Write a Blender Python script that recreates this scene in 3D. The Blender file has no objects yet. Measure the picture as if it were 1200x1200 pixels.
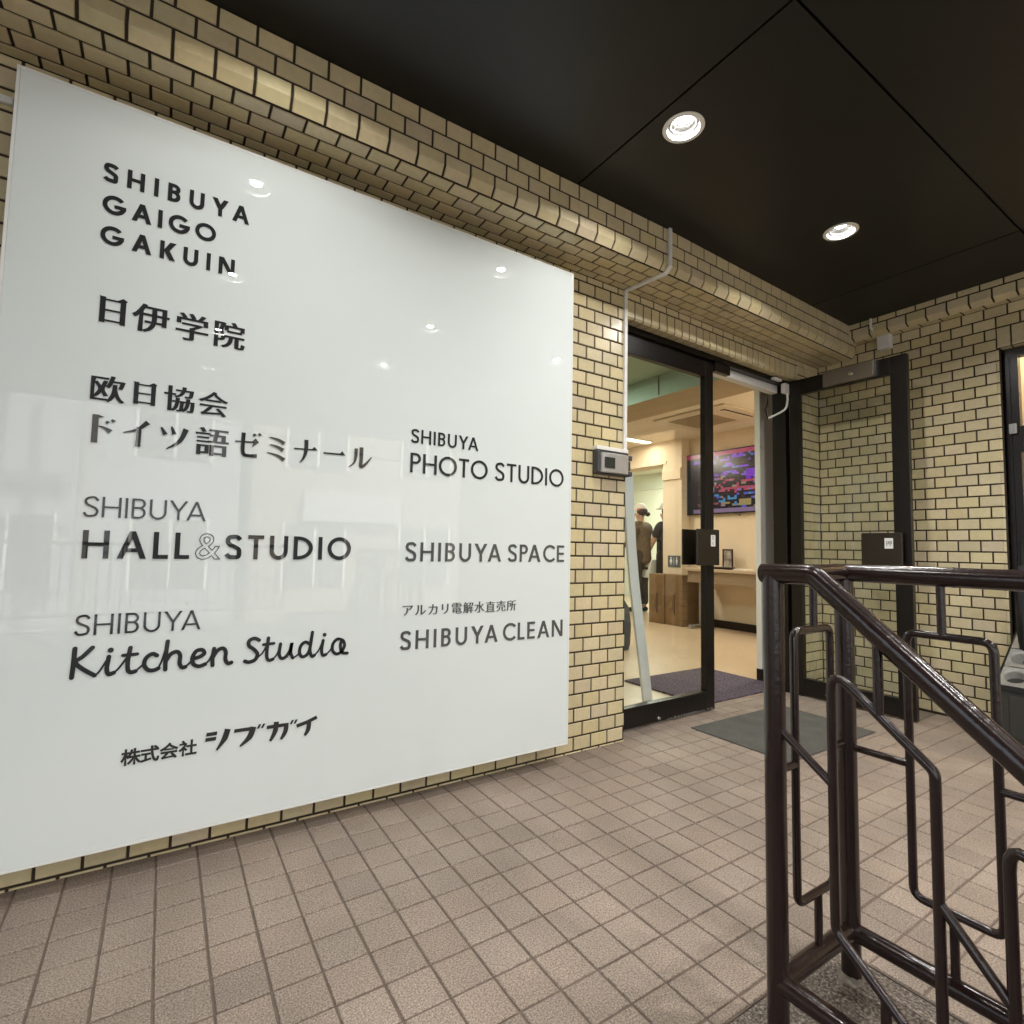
import bpy, bmesh, math, random
from mathutils import Vector, Matrix
random.seed(7)
S = bpy.context.scene
C = S.collection
PI = math.pi

# ------------------------------------------------------------------ camera, world, sun, exposure
F, YAW, PIT, ROLL = 629.5467, 0.573564, 0.066743, 0.020272
CAM = Vector((-2.07376, -2.08894, 0.99679))
fw = Vector((math.sin(YAW), math.cos(YAW), 0)); rt = Vector((math.cos(YAW), -math.sin(YAW), 0)); up = Vector((0, 0, 1))
fw2 = fw*math.cos(PIT) + up*math.sin(PIT); up2 = up*math.cos(PIT) - fw*math.sin(PIT)
r2 = rt*math.cos(ROLL) + up2*math.sin(ROLL); u2 = up2*math.cos(ROLL) - rt*math.sin(ROLL)
cam = bpy.data.objects.new('camera', bpy.data.cameras.new('camera')); C.objects.link(cam)
M = Matrix((r2, u2, -fw2)).transposed().to_4x4(); M.translation = CAM
cam.matrix_world = M
cam.data.sensor_width = 36; cam.data.lens = F/1200*36
cam.data.clip_start = 0.02; cam.data.clip_end = 500
S.camera = cam

W = bpy.data.worlds.new('World'); S.world = W; W.use_nodes = True
nt = W.node_tree
sky = nt.nodes.new('ShaderNodeTexSky'); sky.sky_type = 'NISHITA'; sky.sun_disc = False
SUN_EL, SUN_AZ = math.radians(48), math.radians(20)          # sun stands behind the building
sky.dust_density = 3.0; sky.air_density = .8; sky.sun_elevation = SUN_EL; sky.sun_rotation = SUN_AZ
hs_ = nt.nodes.new('ShaderNodeHueSaturation'); hs_.inputs['Saturation'].default_value = .4      # thin high cloud
nt.links.new(sky.outputs[0], hs_.inputs['Color']); nt.links.new(hs_.outputs[0], nt.nodes['Background'].inputs[0]); nt.nodes['Background'].inputs[1].default_value = 0.09
sl = bpy.data.lights.new('sun', 'SUN'); sl.energy = 2.7; sl.angle = math.radians(0.5); sl.color = (1, .95, .88)
so = bpy.data.objects.new('sun', sl); C.objects.link(so)
sd = Vector((math.sin(SUN_AZ)*math.cos(SUN_EL), math.cos(SUN_AZ)*math.cos(SUN_EL), math.sin(SUN_EL)))
so.rotation_euler = sd.to_track_quat('Z', 'Y').to_euler(); so.location = sd*60
S.view_settings.view_transform = 'Standard'; S.view_settings.look = 'None'; S.view_settings.gamma = 1
S.view_settings.exposure = 2.6
S.cycles.use_denoising = True
S.cycles.max_bounces = 8; S.cycles.transparent_max_bounces = 12
S.cycles.sample_clamp_indirect = 4

# ------------------------------------------------------------------ helpers
def mat(name, col, rough=.5, spec=.5, metal=0, noise=None, bump=None, coat=0, tint=False, emit=None, estr=0):
    m = bpy.data.materials.new(name); m.use_nodes = True
    N, L = m.node_tree.nodes, m.node_tree.links
    b = N['Principled BSDF']
    b.inputs['Base Color'].default_value = (*col, 1); b.inputs['Roughness'].default_value = rough
    b.inputs['Specular IOR Level'].default_value = spec; b.inputs['Metallic'].default_value = metal
    if coat: b.inputs['Coat Weight'].default_value = coat; b.inputs['Coat Roughness'].default_value = .03
    tc = N.new('ShaderNodeTexCoord'); src = None
    def ntex(scale, detail=3):
        n = N.new('ShaderNodeTexNoise'); n.inputs['Scale'].default_value = scale; n.inputs['Detail'].default_value = detail
        L.new(tc.outputs['Object'], n.inputs['Vector']); return n
    if noise:                                   # list of (scale, amount): multiply brightness
        for sc, am in noise:
            n = ntex(sc); mr = N.new('ShaderNodeMapRange')
            mr.inputs['From Min'].default_value = .3; mr.inputs['From Max'].default_value = .7
            mr.inputs['To Min'].default_value = 1-am; mr.inputs['To Max'].default_value = 1+am
            L.new(n.outputs['Fac'], mr.inputs['Value'])
            mx = N.new('ShaderNodeMix'); mx.data_type = 'RGBA'; mx.blend_type = 'MULTIPLY'; mx.inputs[0].default_value = 1
            if src is None: mx.inputs[6].default_value = (*col, 1)
            else: L.new(src, mx.inputs[6])
            L.new(mr.outputs[0], mx.inputs[7]); src = mx.outputs[2]
    if tint:
        a = N.new('ShaderNodeAttribute'); a.attribute_name = 'tint'
        mx = N.new('ShaderNodeMix'); mx.data_type = 'RGBA'; mx.blend_type = 'MULTIPLY'; mx.inputs[0].default_value = 1
        if src is None: mx.inputs[6].default_value = (*col, 1)
        else: L.new(src, mx.inputs[6])
        L.new(a.outputs['Color'], mx.inputs[7]); src = mx.outputs[2]
    if src: L.new(src, b.inputs['Base Color'])
    if bump:
        sc, st, di = bump; n = ntex(sc); bp = N.new('ShaderNodeBump')
        bp.inputs['Strength'].default_value = st; bp.inputs['Distance'].default_value = di
        L.new(n.outputs['Fac'], bp.inputs['Height']); L.new(bp.outputs[0], b.inputs['Normal'])
        if coat: pass
    if emit:
        b.inputs['Emission Color'].default_value = (*emit, 1); b.inputs['Emission Strength'].default_value = estr
    return m

def glass_mat(name, tint=(1, 1, 1)):
    m = bpy.data.materials.new(name); m.use_nodes = True
    N, L = m.node_tree.nodes, m.node_tree.links; N.remove(N['Principled BSDF'])
    t = N.new('ShaderNodeBsdfTransparent'); t.inputs[0].default_value = (*tint, 1)
    g = N.new('ShaderNodeBsdfGlossy'); g.inputs['Roughness'].default_value = .01
    lw = N.new('ShaderNodeLayerWeight'); lw.inputs[0].default_value = .5
    pw = N.new('ShaderNodeMath'); pw.operation = 'POWER'; pw.inputs[1].default_value = 5; L.new(lw.outputs['Facing'], pw.inputs[0])
    f = N.new('ShaderNodeMath'); f.operation = 'MULTIPLY_ADD'; f.inputs[1].default_value = .95; f.inputs[2].default_value = .04; L.new(pw.outputs[0], f.inputs[0])
    mx = N.new('ShaderNodeMixShader'); L.new(f.outputs[0], mx.inputs[0]); L.new(t.outputs[0], mx.inputs[1]); L.new(g.outputs[0], mx.inputs[2])
    L.new(mx.outputs[0], N['Material Output'].inputs['Surface']); return m

class MB:
    """collects shapes, then links them as ONE mesh object"""
    def __init__(s, bend=False): s.v = []; s.f = []; s.mi = []; s.t = []; s.bend = bend
    def add(s, vs, fs, mi=0, t=(1, 1, 1)):
        o = len(s.v); s.v += [tuple(x) for x in vs]
        for f in fs: s.f.append([o+i for i in f]); s.mi.append(mi); s.t.append(t)
    def box(s, a, b, mi=0, t=(1, 1, 1)):
        x0, y0, z0 = [min(p, q) for p, q in zip(a, b)]; x1, y1, z1 = [max(p, q) for p, q in zip(a, b)]
        s.add([(x0,y0,z0),(x1,y0,z0),(x1,y1,z0),(x0,y1,z0),(x0,y0,z1),(x1,y0,z1),(x1,y1,z1),(x0,y1,z1)],
              [(0,3,2,1),(4,5,6,7),(0,1,5,4),(1,2,6,5),(2,3,7,6),(3,0,4,7)], mi, t)
    def tile(s, O, U, V, N, u0, v0, u1, v1, mi=0, t=(1, 1, 1), ch=.0022, dp=.005, tilt=.004):
        """a chamfered tile whose face lies in the plane O,U,V"""
        O, U, V, N = Vector(O), Vector(U), Vector(V), Vector(N)
        a, b = random.uniform(-tilt, tilt), random.uniform(-tilt, tilt)
        cu, cv = (u0+u1)/2, (v0+v1)/2
        P = []
        for (u, v, d) in [(u0,v0,-dp),(u1,v0,-dp),(u1,v1,-dp),(u0,v1,-dp),
                          (u0,v0,-ch),(u1,v0,-ch),(u1,v1,-ch),(u0,v1,-ch),
                          (u0+ch,v0+ch,0),(u1-ch,v0+ch,0),(u1-ch,v1-ch,0),(u0+ch,v1-ch,0)]:
            P.append(O+U*u+V*v+N*(d+a*(u-cu)+b*(v-cv)))
        fs = [(8,9,10,11)]
        for k in range(4):
            n = (k+1) % 4
            fs += [(k, n, 4+n, 4+k), (4+k, 4+n, 8+n, 8+k)]
        if U.cross(V).dot(N) < 0: fs = [tuple(reversed(f)) for f in fs]
        s.add(P, fs, mi, t)
    def prism(s, poly, fn, d0, d1, mi=0, t=(1, 1, 1)):
        """polygon (2-D, ccw) pushed from depth d0 (front) to d1; fn(u,v,d)->3-D"""
        n = len(poly)
        P = [fn(u, v, d0) for u, v in poly]+[fn(u, v, d1) for u, v in poly]
        s.add(P, [tuple(range(n)), tuple(reversed(range(n, 2*n)))]+[(k, n+k, n+(k+1) % n, (k+1) % n) for k in range(n)], mi, t)
    def tube(s, pts, r, seg=12, mi=0, cap=True, t=(1, 1, 1)):
        pts = [Vector(p) for p in pts]; rs = r if isinstance(r, (list, tuple)) else [r]*len(pts)
        T = []
        for i in range(len(pts)):
            a = pts[max(i-1, 0)]; b = pts[min(i+1, len(pts)-1)]
            if 0 < i < len(pts)-1:
                d = (pts[i]-a).normalized()+(b-pts[i]).normalized()
            else: d = b-a
            T.append(d.normalized())
        ref = Vector((0, 0, 1)) if abs(T[0].z) < .9 else Vector((1, 0, 0))
        n = T[0].cross(ref).normalized(); o = len(s.v); vs = []
        for i, p in enumerate(pts):
            n = (n-T[i]*n.dot(T[i])).normalized(); bi = T[i].cross(n)
            k = 1.0
            if 0 < i < len(pts)-1:
                c = (pts[i]-pts[i-1]).normalized().dot(T[i]); k = 1/max(c, .5)
            for j in range(seg):
                an = 2*PI*j/seg; off = n*math.cos(an)+bi*math.sin(an)
                vs.append(p+off*rs[i])
        fs = [(i*seg+j, i*seg+(j+1) % seg, (i+1)*seg+(j+1) % seg, (i+1)*seg+j) for i in range(len(pts)-1) for j in range(seg)]
        if cap: fs += [tuple(reversed(range(seg))), tuple(range((len(pts)-1)*seg, len(pts)*seg))]
        s.add(vs, fs, mi, t)
    def lathe(s, prof, c, axis='z', seg=32, mi=0, t=(1, 1, 1)):
        vs = []
        for r, h in prof:
            for j in range(seg):
                a = 2*PI*j/seg; x, y = r*math.cos(a), r*math.sin(a)
                p = {'z': (x, y, h), 'x': (h, x, y), 'y': (x, h, -y)}[axis]
                vs.append(Vector(c)+Vector(p))
        fs = [(i*seg+j, i*seg+(j+1) % seg, (i+1)*seg+(j+1) % seg, (i+1)*seg+j) for i in range(len(prof)-1) for j in range(seg)]
        s.add(vs, fs, mi, t)
    def build(s, name, mats, parent=None, smooth=False, bevel=0, ang=35):
        me = bpy.data.meshes.new(name)
        vs = [(x, y+.0276*x, z) if s.bend and x > 0 else (x, y, z) for x, y, z in s.v]
        me.from_pydata(vs, [], s.f)
        for m in (mats if isinstance(mats, (list, tuple)) else [mats]): me.materials.append(m)
        me.polygons.foreach_set('material_index', s.mi)
        if any(t != (1, 1, 1) for t in s.t):
            at = me.color_attributes.new('tint', 'FLOAT_COLOR', 'CORNER'); buf = []
            for f, t in zip(s.f, s.t): buf += [t[0], t[1], t[2], 1.0]*len(f)
            at.data.foreach_set('color', buf)
        me.update()
        if smooth: me.shade_smooth()
        o = bpy.data.objects.new(name, me); C.objects.link(o)
        if parent: o.parent = parent
        if bevel:
            b = o.modifiers.new('bevel', 'BEVEL'); b.width = bevel; b.segments = 2; b.limit_method = 'ANGLE'; b.angle_limit = math.radians(ang)
        if smooth:
            bm = bmesh.new(); bm.from_mesh(me)
            for e in bm.edges:
                if len(e.link_faces) == 2 and e.calc_face_angle(0) > math.radians(ang): e.smooth = False
            bm.to_mesh(me); bm.free()
        return o

def thing(name, label, cat, loc=(0, 0, 0), rotz=0, group=None):
    o = bpy.data.objects.new(name, None); C.objects.link(o); o.location = loc; o.rotation_euler = (0, 0, rotz)
    o.empty_display_size = .1
    return tag(o, label, cat, group)
def tag(o, label, cat, group=None):
    o['label'] = label; o['category'] = cat
    if group: o['group'] = group
    return o
def struct(o): o['kind'] = 'structure'; return o
def rnd_pt(path, r, n=5):
    """round the inner corners of a polyline with radius r"""
    path = [Vector(p) for p in path]; out = [path[0]]
    for i in range(1, len(path)-1):
        a, b, c = path[i-1], path[i], path[i+1]
        d1 = (a-b).normalized(); d2 = (c-b).normalized(); ang = d1.angle(d2)
        k = min(r/math.tan(ang/2), (a-b).length*.49, (c-b).length*.49)
        p, q = b+d1*k, b+d2*k
        for j in range(n+1):
            u = j/n; out.append(p*(1-u)**2+b*2*u*(1-u)+q*u*u)
    out.append(path[-1]); return out
def rounded_ring(path, r, n=5):
    """closed polyline with rounded corners; returns closed list (start repeated)"""
    path = [Vector(p) for p in path]; m = len(path); out = []
    for i in range(m):
        a, b, c = path[i-1], path[i], path[(i+1) % m]
        d1 = (a-b).normalized(); d2 = (c-b).normalized(); ang = d1.angle(d2)
        k = r/math.tan(ang/2)
        for j in range(n+1):
            u = j/n; out.append((b+d1*k)*(1-u)**2+b*2*u*(1-u)+(b+d2*k)*u*u)
    out.append(out[0].copy()); return out

# ------------------------------------------------------------------ materials
m_tile = mat('cream_glazed_tile', (.585, .50, .312), .24, .5, noise=[(7, .05), (45, .05)], bump=(60, .12, .004), tint=True)
m_grout = mat('dark_brown_grout', (.045, .034, .024), .9, .2)
m_ceil = mat('dark_brown_panel', (.0074, .0071, .0070), .42, .4, noise=[(2.5, .2)])
m_void = mat('ceiling_void', (.004, .004, .004), .9, .1)
m_dark = mat('dark_bronze_metal', (.0060, .0040, .0034), .3, .42, bump=(25, .03, .003))
m_rail = mat('dark_brown_paint', (.0165, .0080, .0066), .2, .6, bump=(70, .24, .0028), noise=[(30, .25)])
m_white = mat('white_plastic', (.72, .71, .68), .4, .5, noise=[(40, .04)])
m_trim = mat('white_enamel', (.86, .85, .82), .35, .5)
m_refl = mat('satin_reflector', (.010, .010, .0095), .4, .5)
m_lamp = mat('lit_lamp', (1, 1, 1), .5, .5, emit=(1, .96, .89), estr=14)
m_glass = glass_mat('clear_glass')
m_glassb = glass_mat('door_glass', (.96, .975, .965))
m_sign = mat('white_glass_board', (.69, .745, .738), .012, .5, noise=[(1.2, .015)])
m_signedge = mat('polished_panel_edge', (.74, .76, .74), .15, .5)
m_letter = mat('charcoal_lettering', (.030, .030, .032), .012, .5)
m_grey = mat('grey_lettering', (.085, .085, .088), .012, .5)

def speckle(name, c0, c1, c2, scale, rough, tint=True):
    m = bpy.data.materials.new(name); m.use_nodes = True
    N, L = m.node_tree.nodes, m.node_tree.links; b = N['Principled BSDF']; b.inputs['Roughness'].default_value = rough
    b.inputs['Specular IOR Level'].default_value = .35
    tc = N.new('ShaderNodeTexCoord')
    n1 = N.new('ShaderNodeTexNoise'); n1.inputs['Scale'].default_value = scale; n1.inputs['Detail'].default_value = 2; n1.inputs['Roughness'].default_value = .7
    L.new(tc.outputs['Object'], n1.inputs['Vector'])
    r = N.new('ShaderNodeValToRGB'); L.new(n1.outputs['Fac'], r.inputs[0])
    r.color_ramp.elements[0].position = .33; r.color_ramp.elements[0].color = (*c0, 1)
    r.color_ramp.elements[1].position = .68; r.color_ramp.elements[1].color = (*c2, 1)
    e = r.color_ramp.elements.new(.5); e.color = (*c1, 1)
    n2 = N.new('ShaderNodeTexNoise'); n2.inputs['Scale'].default_value = 2.6; n2.inputs['Detail'].default_value = 5
    L.new(tc.outputs['Object'], n2.inputs['Vector'])
    mr = N.new('ShaderNodeMapRange'); mr.inputs['From Min'].default_value = .35; mr.inputs['From Max'].default_value = .65
    mr.inputs['To Min'].default_value = .83; mr.inputs['To Max'].default_value = 1.10; L.new(n2.outputs['Fac'], mr.inputs['Value'])
    mx = N.new('ShaderNodeMix'); mx.data_type = 'RGBA'; mx.blend_type = 'MULTIPLY'; mx.inputs[0].default_value = 1
    L.new(r.outputs[0], mx.inputs[6]); L.new(mr.outputs[0], mx.inputs[7]); out = mx.outputs[2]
    if tint:
        a = N.new('ShaderNodeAttribute'); a.attribute_name = 'tint'
        m2 = N.new('ShaderNodeMix'); m2.data_type = 'RGBA'; m2.blend_type = 'MULTIPLY'; m2.inputs[0].default_value = 1
        L.new(out, m2.inputs[6]); L.new(a.outputs['Color'], m2.inputs[7]); out = m2.outputs[2]
    L.new(out, b.inputs['Base Color'])
    bp = N.new('ShaderNodeBump'); bp.inputs['Strength'].default_value = .25; bp.inputs['Distance'].default_value = .003
    L.new(n1.outputs['Fac'], bp.inputs['Height']); L.new(bp.outputs[0], b.inputs['Normal'])
    return m
m_floor = speckle('speckled_floor_tile', (.155, .120, .096), (.298, .238, .195), (.46, .38, .318), 240, .55)
m_fgrout = mat('floor_grout', (.172, .133, .109), .9, .2, noise=[(30, .15)])
m_terr = speckle('washed_terrazzo', (.035, .027, .021), (.135, .108, .088), (.36, .31, .265), 150, .6, False)

# ------------------------------------------------------------------ floor (tiled landing), steps
TP = .111; FX, FY = -1.4856, -.6356
def tl(a=.07, warm=0):
    k = 1+random.uniform(-a, a); h = random.uniform(-.006, .02)
    return (k*(1+h), k, k*(1-h))
def grime_shade(x, y):
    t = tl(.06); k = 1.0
    if -.09 < y < .02 and x < 0: k = random.uniform(.74, .92)        # mostly wall-foot shadow, plus some dirt, painted into the tile tint
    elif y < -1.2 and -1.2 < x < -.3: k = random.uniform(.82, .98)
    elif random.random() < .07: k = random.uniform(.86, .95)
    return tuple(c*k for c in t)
fl = MB()
fl.box((-6.2, -1.331, -.25), (-.571, .45, -.0035), 1)
fl.box((-.571, -6.2, -.25), (2.1, .45, -.0035), 1)
i0, i1 = int((-6.2-FX)//TP), int((2.1-FX)//TP)
for i in range(i0, i1+1):
    for j in range(-10, 52):
        x0, x1 = FX+i*TP+.0029, FX+(i+1)*TP-.0029; y1, y0 = FY-j*TP-.0029, FY-(j+1)*TP+.0029
        y1 = min(y1, .2); x1 = min(x1, 2.1)
        if x1 <= -.56: y0 = max(y0, -1.328)
        elif x0 < -.571 and (y0+y1)/2 < -1.331: x0 = -.568
        if y1-y0 < .008 or x1-x0 < .008: continue
        jx, jy = random.uniform(-.0008, .0008), random.uniform(-.0008, .0008)
        fl.tile((0, 0, random.uniform(-.0006, .0004)), (1, 0, 0), (0, 1, 0), (0, 0, 1), x0+jx, y0+jy, x1+jx, y1+jy, 0, grime_shade((x0+x1)/2, (y0+y1)/2), ch=.0018, dp=.0045, tilt=.003)
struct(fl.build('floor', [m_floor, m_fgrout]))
st = MB()
prof = [(-1.332, -.006), (-1.72, -.006), (-1.72, -.17), (-2.03, -.17), (-2.03, -.335), (-2.34, -.335), (-2.34, -.5), (-2.65, -.5), (-2.65, -.665), (-2.96, -.665), (-2.96, -.83), (-3.27, -.83), (-3.27, -1.0), (-1.332, -1.0)]
st.prism([(a, b) for a, b in prof], lambda u, v, d: (d, u, v), -6.2, -.5725)
struct(st.build('steps', m_terr))
gr = MB(); gr.box((-60, -60, -1.3), (60, -3.2, -1.0)); gr.box((-60, -3.2, -1.3), (60, 40, -1.02))
m_road = mat('street_asphalt', (.06, .06, .06), .85, .3, noise=[(40, .2), (2, .15)])
struct(gr.build('road', m_road))

# ------------------------------------------------------------------ brick wall behind the sign: face, lintel, beam
RZ, RX = .068, .111
def bt():
    r = random.random(); k = 1+random.uniform(-.085, .06)
    if r < .06: return (k*.93, k*.92, k*1.02)          # greyer tile
    if r < .10: return (k*1.08, k*1.08, k*1.10)
    return (k*(1+random.uniform(-.02, .02)), k, k*(1+random.uniform(-.08, .06)))
G = .0042
wall = thing('brick_wall', 'cream tiled entrance wall running along behind the big white sign to the doorway', 'wall', (-.5, 0, 0))
wall_off = Vector((.5, 0, 0))
def wb(mb, name, parent=wall, off=wall_off, mats=None):
    o = mb.build(name, mats or [m_tile, m_grout], parent); o.location = off; return o
w = MB(True)
w.box((-6.2, .0045, -.2), (0, .25, 2.645), 1)
w.box((1.80, .0045, -.2), (2.30, .165, 2.645), 1)
def wall_rows(mb, xa, xb, ka=-1, kb=35, ztop=2.425, skip=None, ph0=-.117):
    for k in range(ka, kb+1):
        z0, z1 = .011+RZ*k+G, .011+RZ*(k+1)-G
        z0 = max(z0, .0); z1 = min(z1, ztop-.001)
        if z1-z0 < .006: continue
        ph = ph0 + (RX/2 if k % 2 else 0)
        i = math.floor((xa-ph)/RX)
        while ph+i*RX < xb:
            a, b = max(ph+i*RX+G, xa), min(ph+(i+1)*RX-G, xb); i += 1
            if b-a < .008: continue
            if skip and skip[0] < a and b < skip[1] and skip[2] < z0 and z1 < skip[3]: continue
            mb.tile((0, 0, 0), (1, 0, 0), (0, 0, 1), (0, -1, 0), a, z0, b, z1, 0, bt())
wall_rows(w, -6.2, -.0006, skip=(-2.36, -.62, .24, 2.2))
wall_rows(w, 1.802, 2.099, ph0=1.90)
for k in range(-1, 34):                                  # narrow reveal tiles on the doorway side
    z0, z1 = max(.011+RZ*k+G, 0), .011+RZ*(k+1)-G
    if z1-z0 > .006: w.tile((0, 0, 0), (0, 1, 0), (0, 0, 1), (1, 0, 0), .006, z0, .06, min(z1, 2.27), 0, bt())
wb(w, 'wall_face')
ln = MB(True)
ln.box((.0, .0045, 2.2835), (1.80, .25, 2.645), 1)
x = .002
while x < 2.09:                                          # stretcher row over soldier course
    ln.tile((0, 0, 0), (1, 0, 0), (0, 0, 1), (0, -1, 0), x+G, 2.389, min(x+RX-G, 2.098), 2.4245, 0, bt()); x += RX
x = .002
while x < 1.80:
    a, b = x+G, min(x+RZ-G, 1.799)
    if b-a > .01:
        t = bt()
        ln.tile((0, 0, 0), (1, 0, 0), (0, 0, 1), (0, -1, 0), a, 2.288, b, 2.381, 0, t)
        ln.tile((0, 0, 2.279), (1, 0, 0), (0, 1, 0), (0, 0, -1), a, .009, b, .068, 0, t)
        ln.add([(a, -.0, 2.288), (b, -.0, 2.288), (b, .009, 2.279), (a, .009, 2.279)], [(0, 3, 2, 1)], 0, t)
    x += RZ
wb(ln, 'lintel')
bm_ = MB(True)
BY = -.28; CZ = 2.645
bm_.prism([(BY+.005, 2.4615), (-.2545, 2.4325), (-.246, 2.4305), (.0, 2.4305), (.0, 2.8), (BY+.004, 2.8)], lambda u, v, d: (d, u, v), -6.2, 0, 1)
bm_.prism([(BY+.005, 2.4615), (-.2545, 2.4325), (-.246, 2.4305), (.0, 2.4305), (.0, 2.8), (BY+.004, 2.8)], lambda u, v, d: (d, u, v), .0001, 2.1, 1)
def course(mb, O, V, N, v0, v1, ph, xa=-6.2, xb=2.10, wid=RX):
    i = math.floor((xa-ph)/wid)
    while ph+i*wid < xb:
        a, b = max(ph+i*wid+G, xa), min(ph+(i+1)*wid-G, xb); i += 1
        if a < 0 < b and a < -.012 and b > .012:         # split where the wall bends
            mb.tile(O, (1, 0, 0), V, N, a, v0, -.0006, v1, 0, bt()); a = .0006
        if b-a < .008: continue
        mb.tile(O, (1, 0, 0), V, N, a, v0, b, v1, 0, bt())
course(bm_, (0, BY, 0), (0, 0, 1), (0, -1, 0), 2.577+G, 2.6435, -.02)
course(bm_, (0, BY, 0), (0, 0, 1), (0, -1, 0), 2.509+G, 2.577-G, -.02+RX/2)
i = -56
while -.02+i*RX < 2.1:                                   # bevelled bullnose course
    a, b = -.02+i*RX+G, min(-.02+(i+1)*RX-G, 2.1); i += 1
    if a < -6.2 or b-a < .01: continue
    t = bt(); c = .002
    P = [(BY+.005, 2.509-G), (BY, 2.509-G-c), (BY, 2.4595), (BY+.0012, 2.4570), (-.2590, 2.4290), (-.2572, 2.4270), (-.2562, 2.4335)]
    n = len(P)
    V = [(a, u, v) for u, v in P]+[(a+c, u, v) for u, v in P]+[(b-c, u, v) for u, v in P]+[(b, u, v) for u, v in P]
    # the two end rings sit a little deeper so that the joints read as grooves
    V = [((q[0]), q[1]+(.004 if k//n in (0, 3) else 0), q[2]+(.003 if k//n in (0, 3) else 0)) for k, q in enumerate(V)]
    fs = [(r*n+k, r*n+k+1, (r+1)*n+k+1, (r+1)*n+k) for r in range(3) for k in range(n-1)]
    bm_.add(V, [tuple(reversed(f)) for f in fs], 0, t)
for k, (ya, yb) in enumerate([(-.247, -.1795), (-.1795, -.112), (-.112, -.0445), (-.0445, -.0005)]):
    course(bm_, (0, 0, 2.425), (0, 1, 0), (0, 0, -1), ya+G, yb-(G if k < 3 else 0), -.02+(RX/2 if k % 2 == 0 else 0))
wb(bm_, 'beam')

# ------------------------------------------------------------------ side wall with the window
XB = 2.1025
side = thing('brick_wall', 'cream tiled side wall with a dark framed window behind the open door and railing', 'wall', (XB, -.6, 0))
so_ = Vector((-XB, .6, 0))
s2 = MB()
YJ = -.998
s2.box((XB+.0045, YJ-.018, -.2), (XB+.25, .25, 2.8), 1)
s2.box((XB+.0045, -2.25, 2.262), (XB+.25, YJ-.018, 2.8), 1)
s2.box((XB+.0045, -6.2, -.2), (XB+.25, -2.25, 2.8), 1)
s2.box((XB+.058, YJ-.018, -.2), (XB+.25, YJ-.0125, 2.262), 1)
zc0 = 2.4237; yA = -.7789
def sidetile(a, b, z0, z1, t=None): s2.tile((XB, 0, 0), (0, -1, 0), (0, 0, 1), (-1, 0, 0), -b, z0, -a, z1, 0, t or bt())
for r in range(-1, 37):
    z0, z1 = max(zc0-r*RZ-RZ/2+G, 0), zc0-r*RZ+RZ/2-G
    if z1-z0 < .006: continue
    ph = yA-(RX/2 if r % 2 else 0)
    for i in range(-9, 50):
        b, a = ph-i*RX-G, ph-(i+1)*RX+G                  # b nearer the corner
        b = min(b, .056); a = max(a, -6.2)
        spans = [(a, b)]
        if z0 < 2.375:
            spans = []
            if b > YJ: spans.append((max(a, YJ), b))
            if a < -2.27: spans.append((a, min(b, -2.27)))
        for a_, b_ in spans:
            if b_-a_ > .008: sidetile(a_, b_, z0, z1)
    if z1 < 2.26:                                        # rounded corner and reveal of each course
        t = bt(); R = .018
        pts = [(XB, YJ)]+[(XB+R-R*math.cos(q), YJ-R*math.sin(q)) for q in (PI/8, PI/4, 3*PI/8, PI/2)]+[(XB+.055, YJ-R)]
        V = [(x, y, z0) for x, y in pts]+[(x, y, z1) for x, y in pts]; n = len(pts)
        s2.add(V, [(k, k+1, n+k+1, n+k) for k in range(n-1)], 0, t)
for i in range(19):                                      # soldier course above the window
    b = -1.0-i*RZ-G; a = b-RZ+2*G; t = bt()
    sidetile(a, b, 2.275, 2.3845, t)
    s2.add([(XB, a, 2.275), (XB, b, 2.275), (XB+.004, b, 2.266), (XB+.004, a, 2.266), (XB+.012, b, 2.260), (XB+.012, a, 2.260), (XB+.055, b, 2.258), (XB+.055, a, 2.258)],
           [(0, 1, 2, 3), (3, 2, 4, 5), (5, 4, 6, 7)], 0, t)
wb(s2, 'wall_face', side, so_)
lg = MB(); LX = 1.992                                     # stepped ledge under the ceiling
lg.prism([(LX+.004, 2.8), (LX+.004, 2.545), (2.032, 2.5265), (XB+.02, 2.5265), (XB+.02, 2.8)], lambda u, v, d: (u, d, v), -.18, -6.2, 1)
for i in range(0, 56):
    b = -.185-i*RX-G; a = b-RX+2*G; t = bt()
    lg.tile((LX, 0, 0), (0, -1, 0), (0, 0, 1), (-1, 0, 0), -b, 2.605+G, -a, 2.6435, 0, bt())
    b += RX/2; a += RX/2; c = .002
    P = [(LX+.005, 2.605-G), (LX, 2.605-G-c), (LX, 2.55), (LX+.0015, 2.546), (LX+.005, 2.543), (2.024, 2.5250), (2.028, 2.5228), (2.0298, 2.5228)]
    n = len(P)
    V = []
    for q, yy in enumerate((b, b-c, a+c, a)):
        e = .004 if q in (0, 3) else 0
        V += [(u+e, yy, v+e*.7) for u, v in P]
    lg.add(V, [(r*n+k, r*n+k+1, (r+1)*n+k+1, (r+1)*n+k) for r in range(3) for k in range(n-1)], 0, t)
    b -= RX/2; a -= RX/2
    lg.tile((0, 0, 2.5225), (0, -1, 0), (1, 0, 0), (0, 0, -1), -b, 2.037, -a, XB-.001, 0, bt())
wb(lg, 'ledge', side, so_)
win = MB()
WX = 2.152
win.box((WX, -2.25, .02), (WX+.05, YJ-.0135, .09)); win.box((WX, -2.25, 2.203), (WX+.05, YJ-.0135, 2.258))
win.box((WX-.001, YJ-.083, .09), (WX+.049, YJ-.0135, 2.203)); win.box((WX-.001, -2.25, .09), (WX+.049, -2.18, 2.203))
win.box((WX+.001, -2.18, 1.625), (WX+.048, YJ-.083, 1.78))
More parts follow.
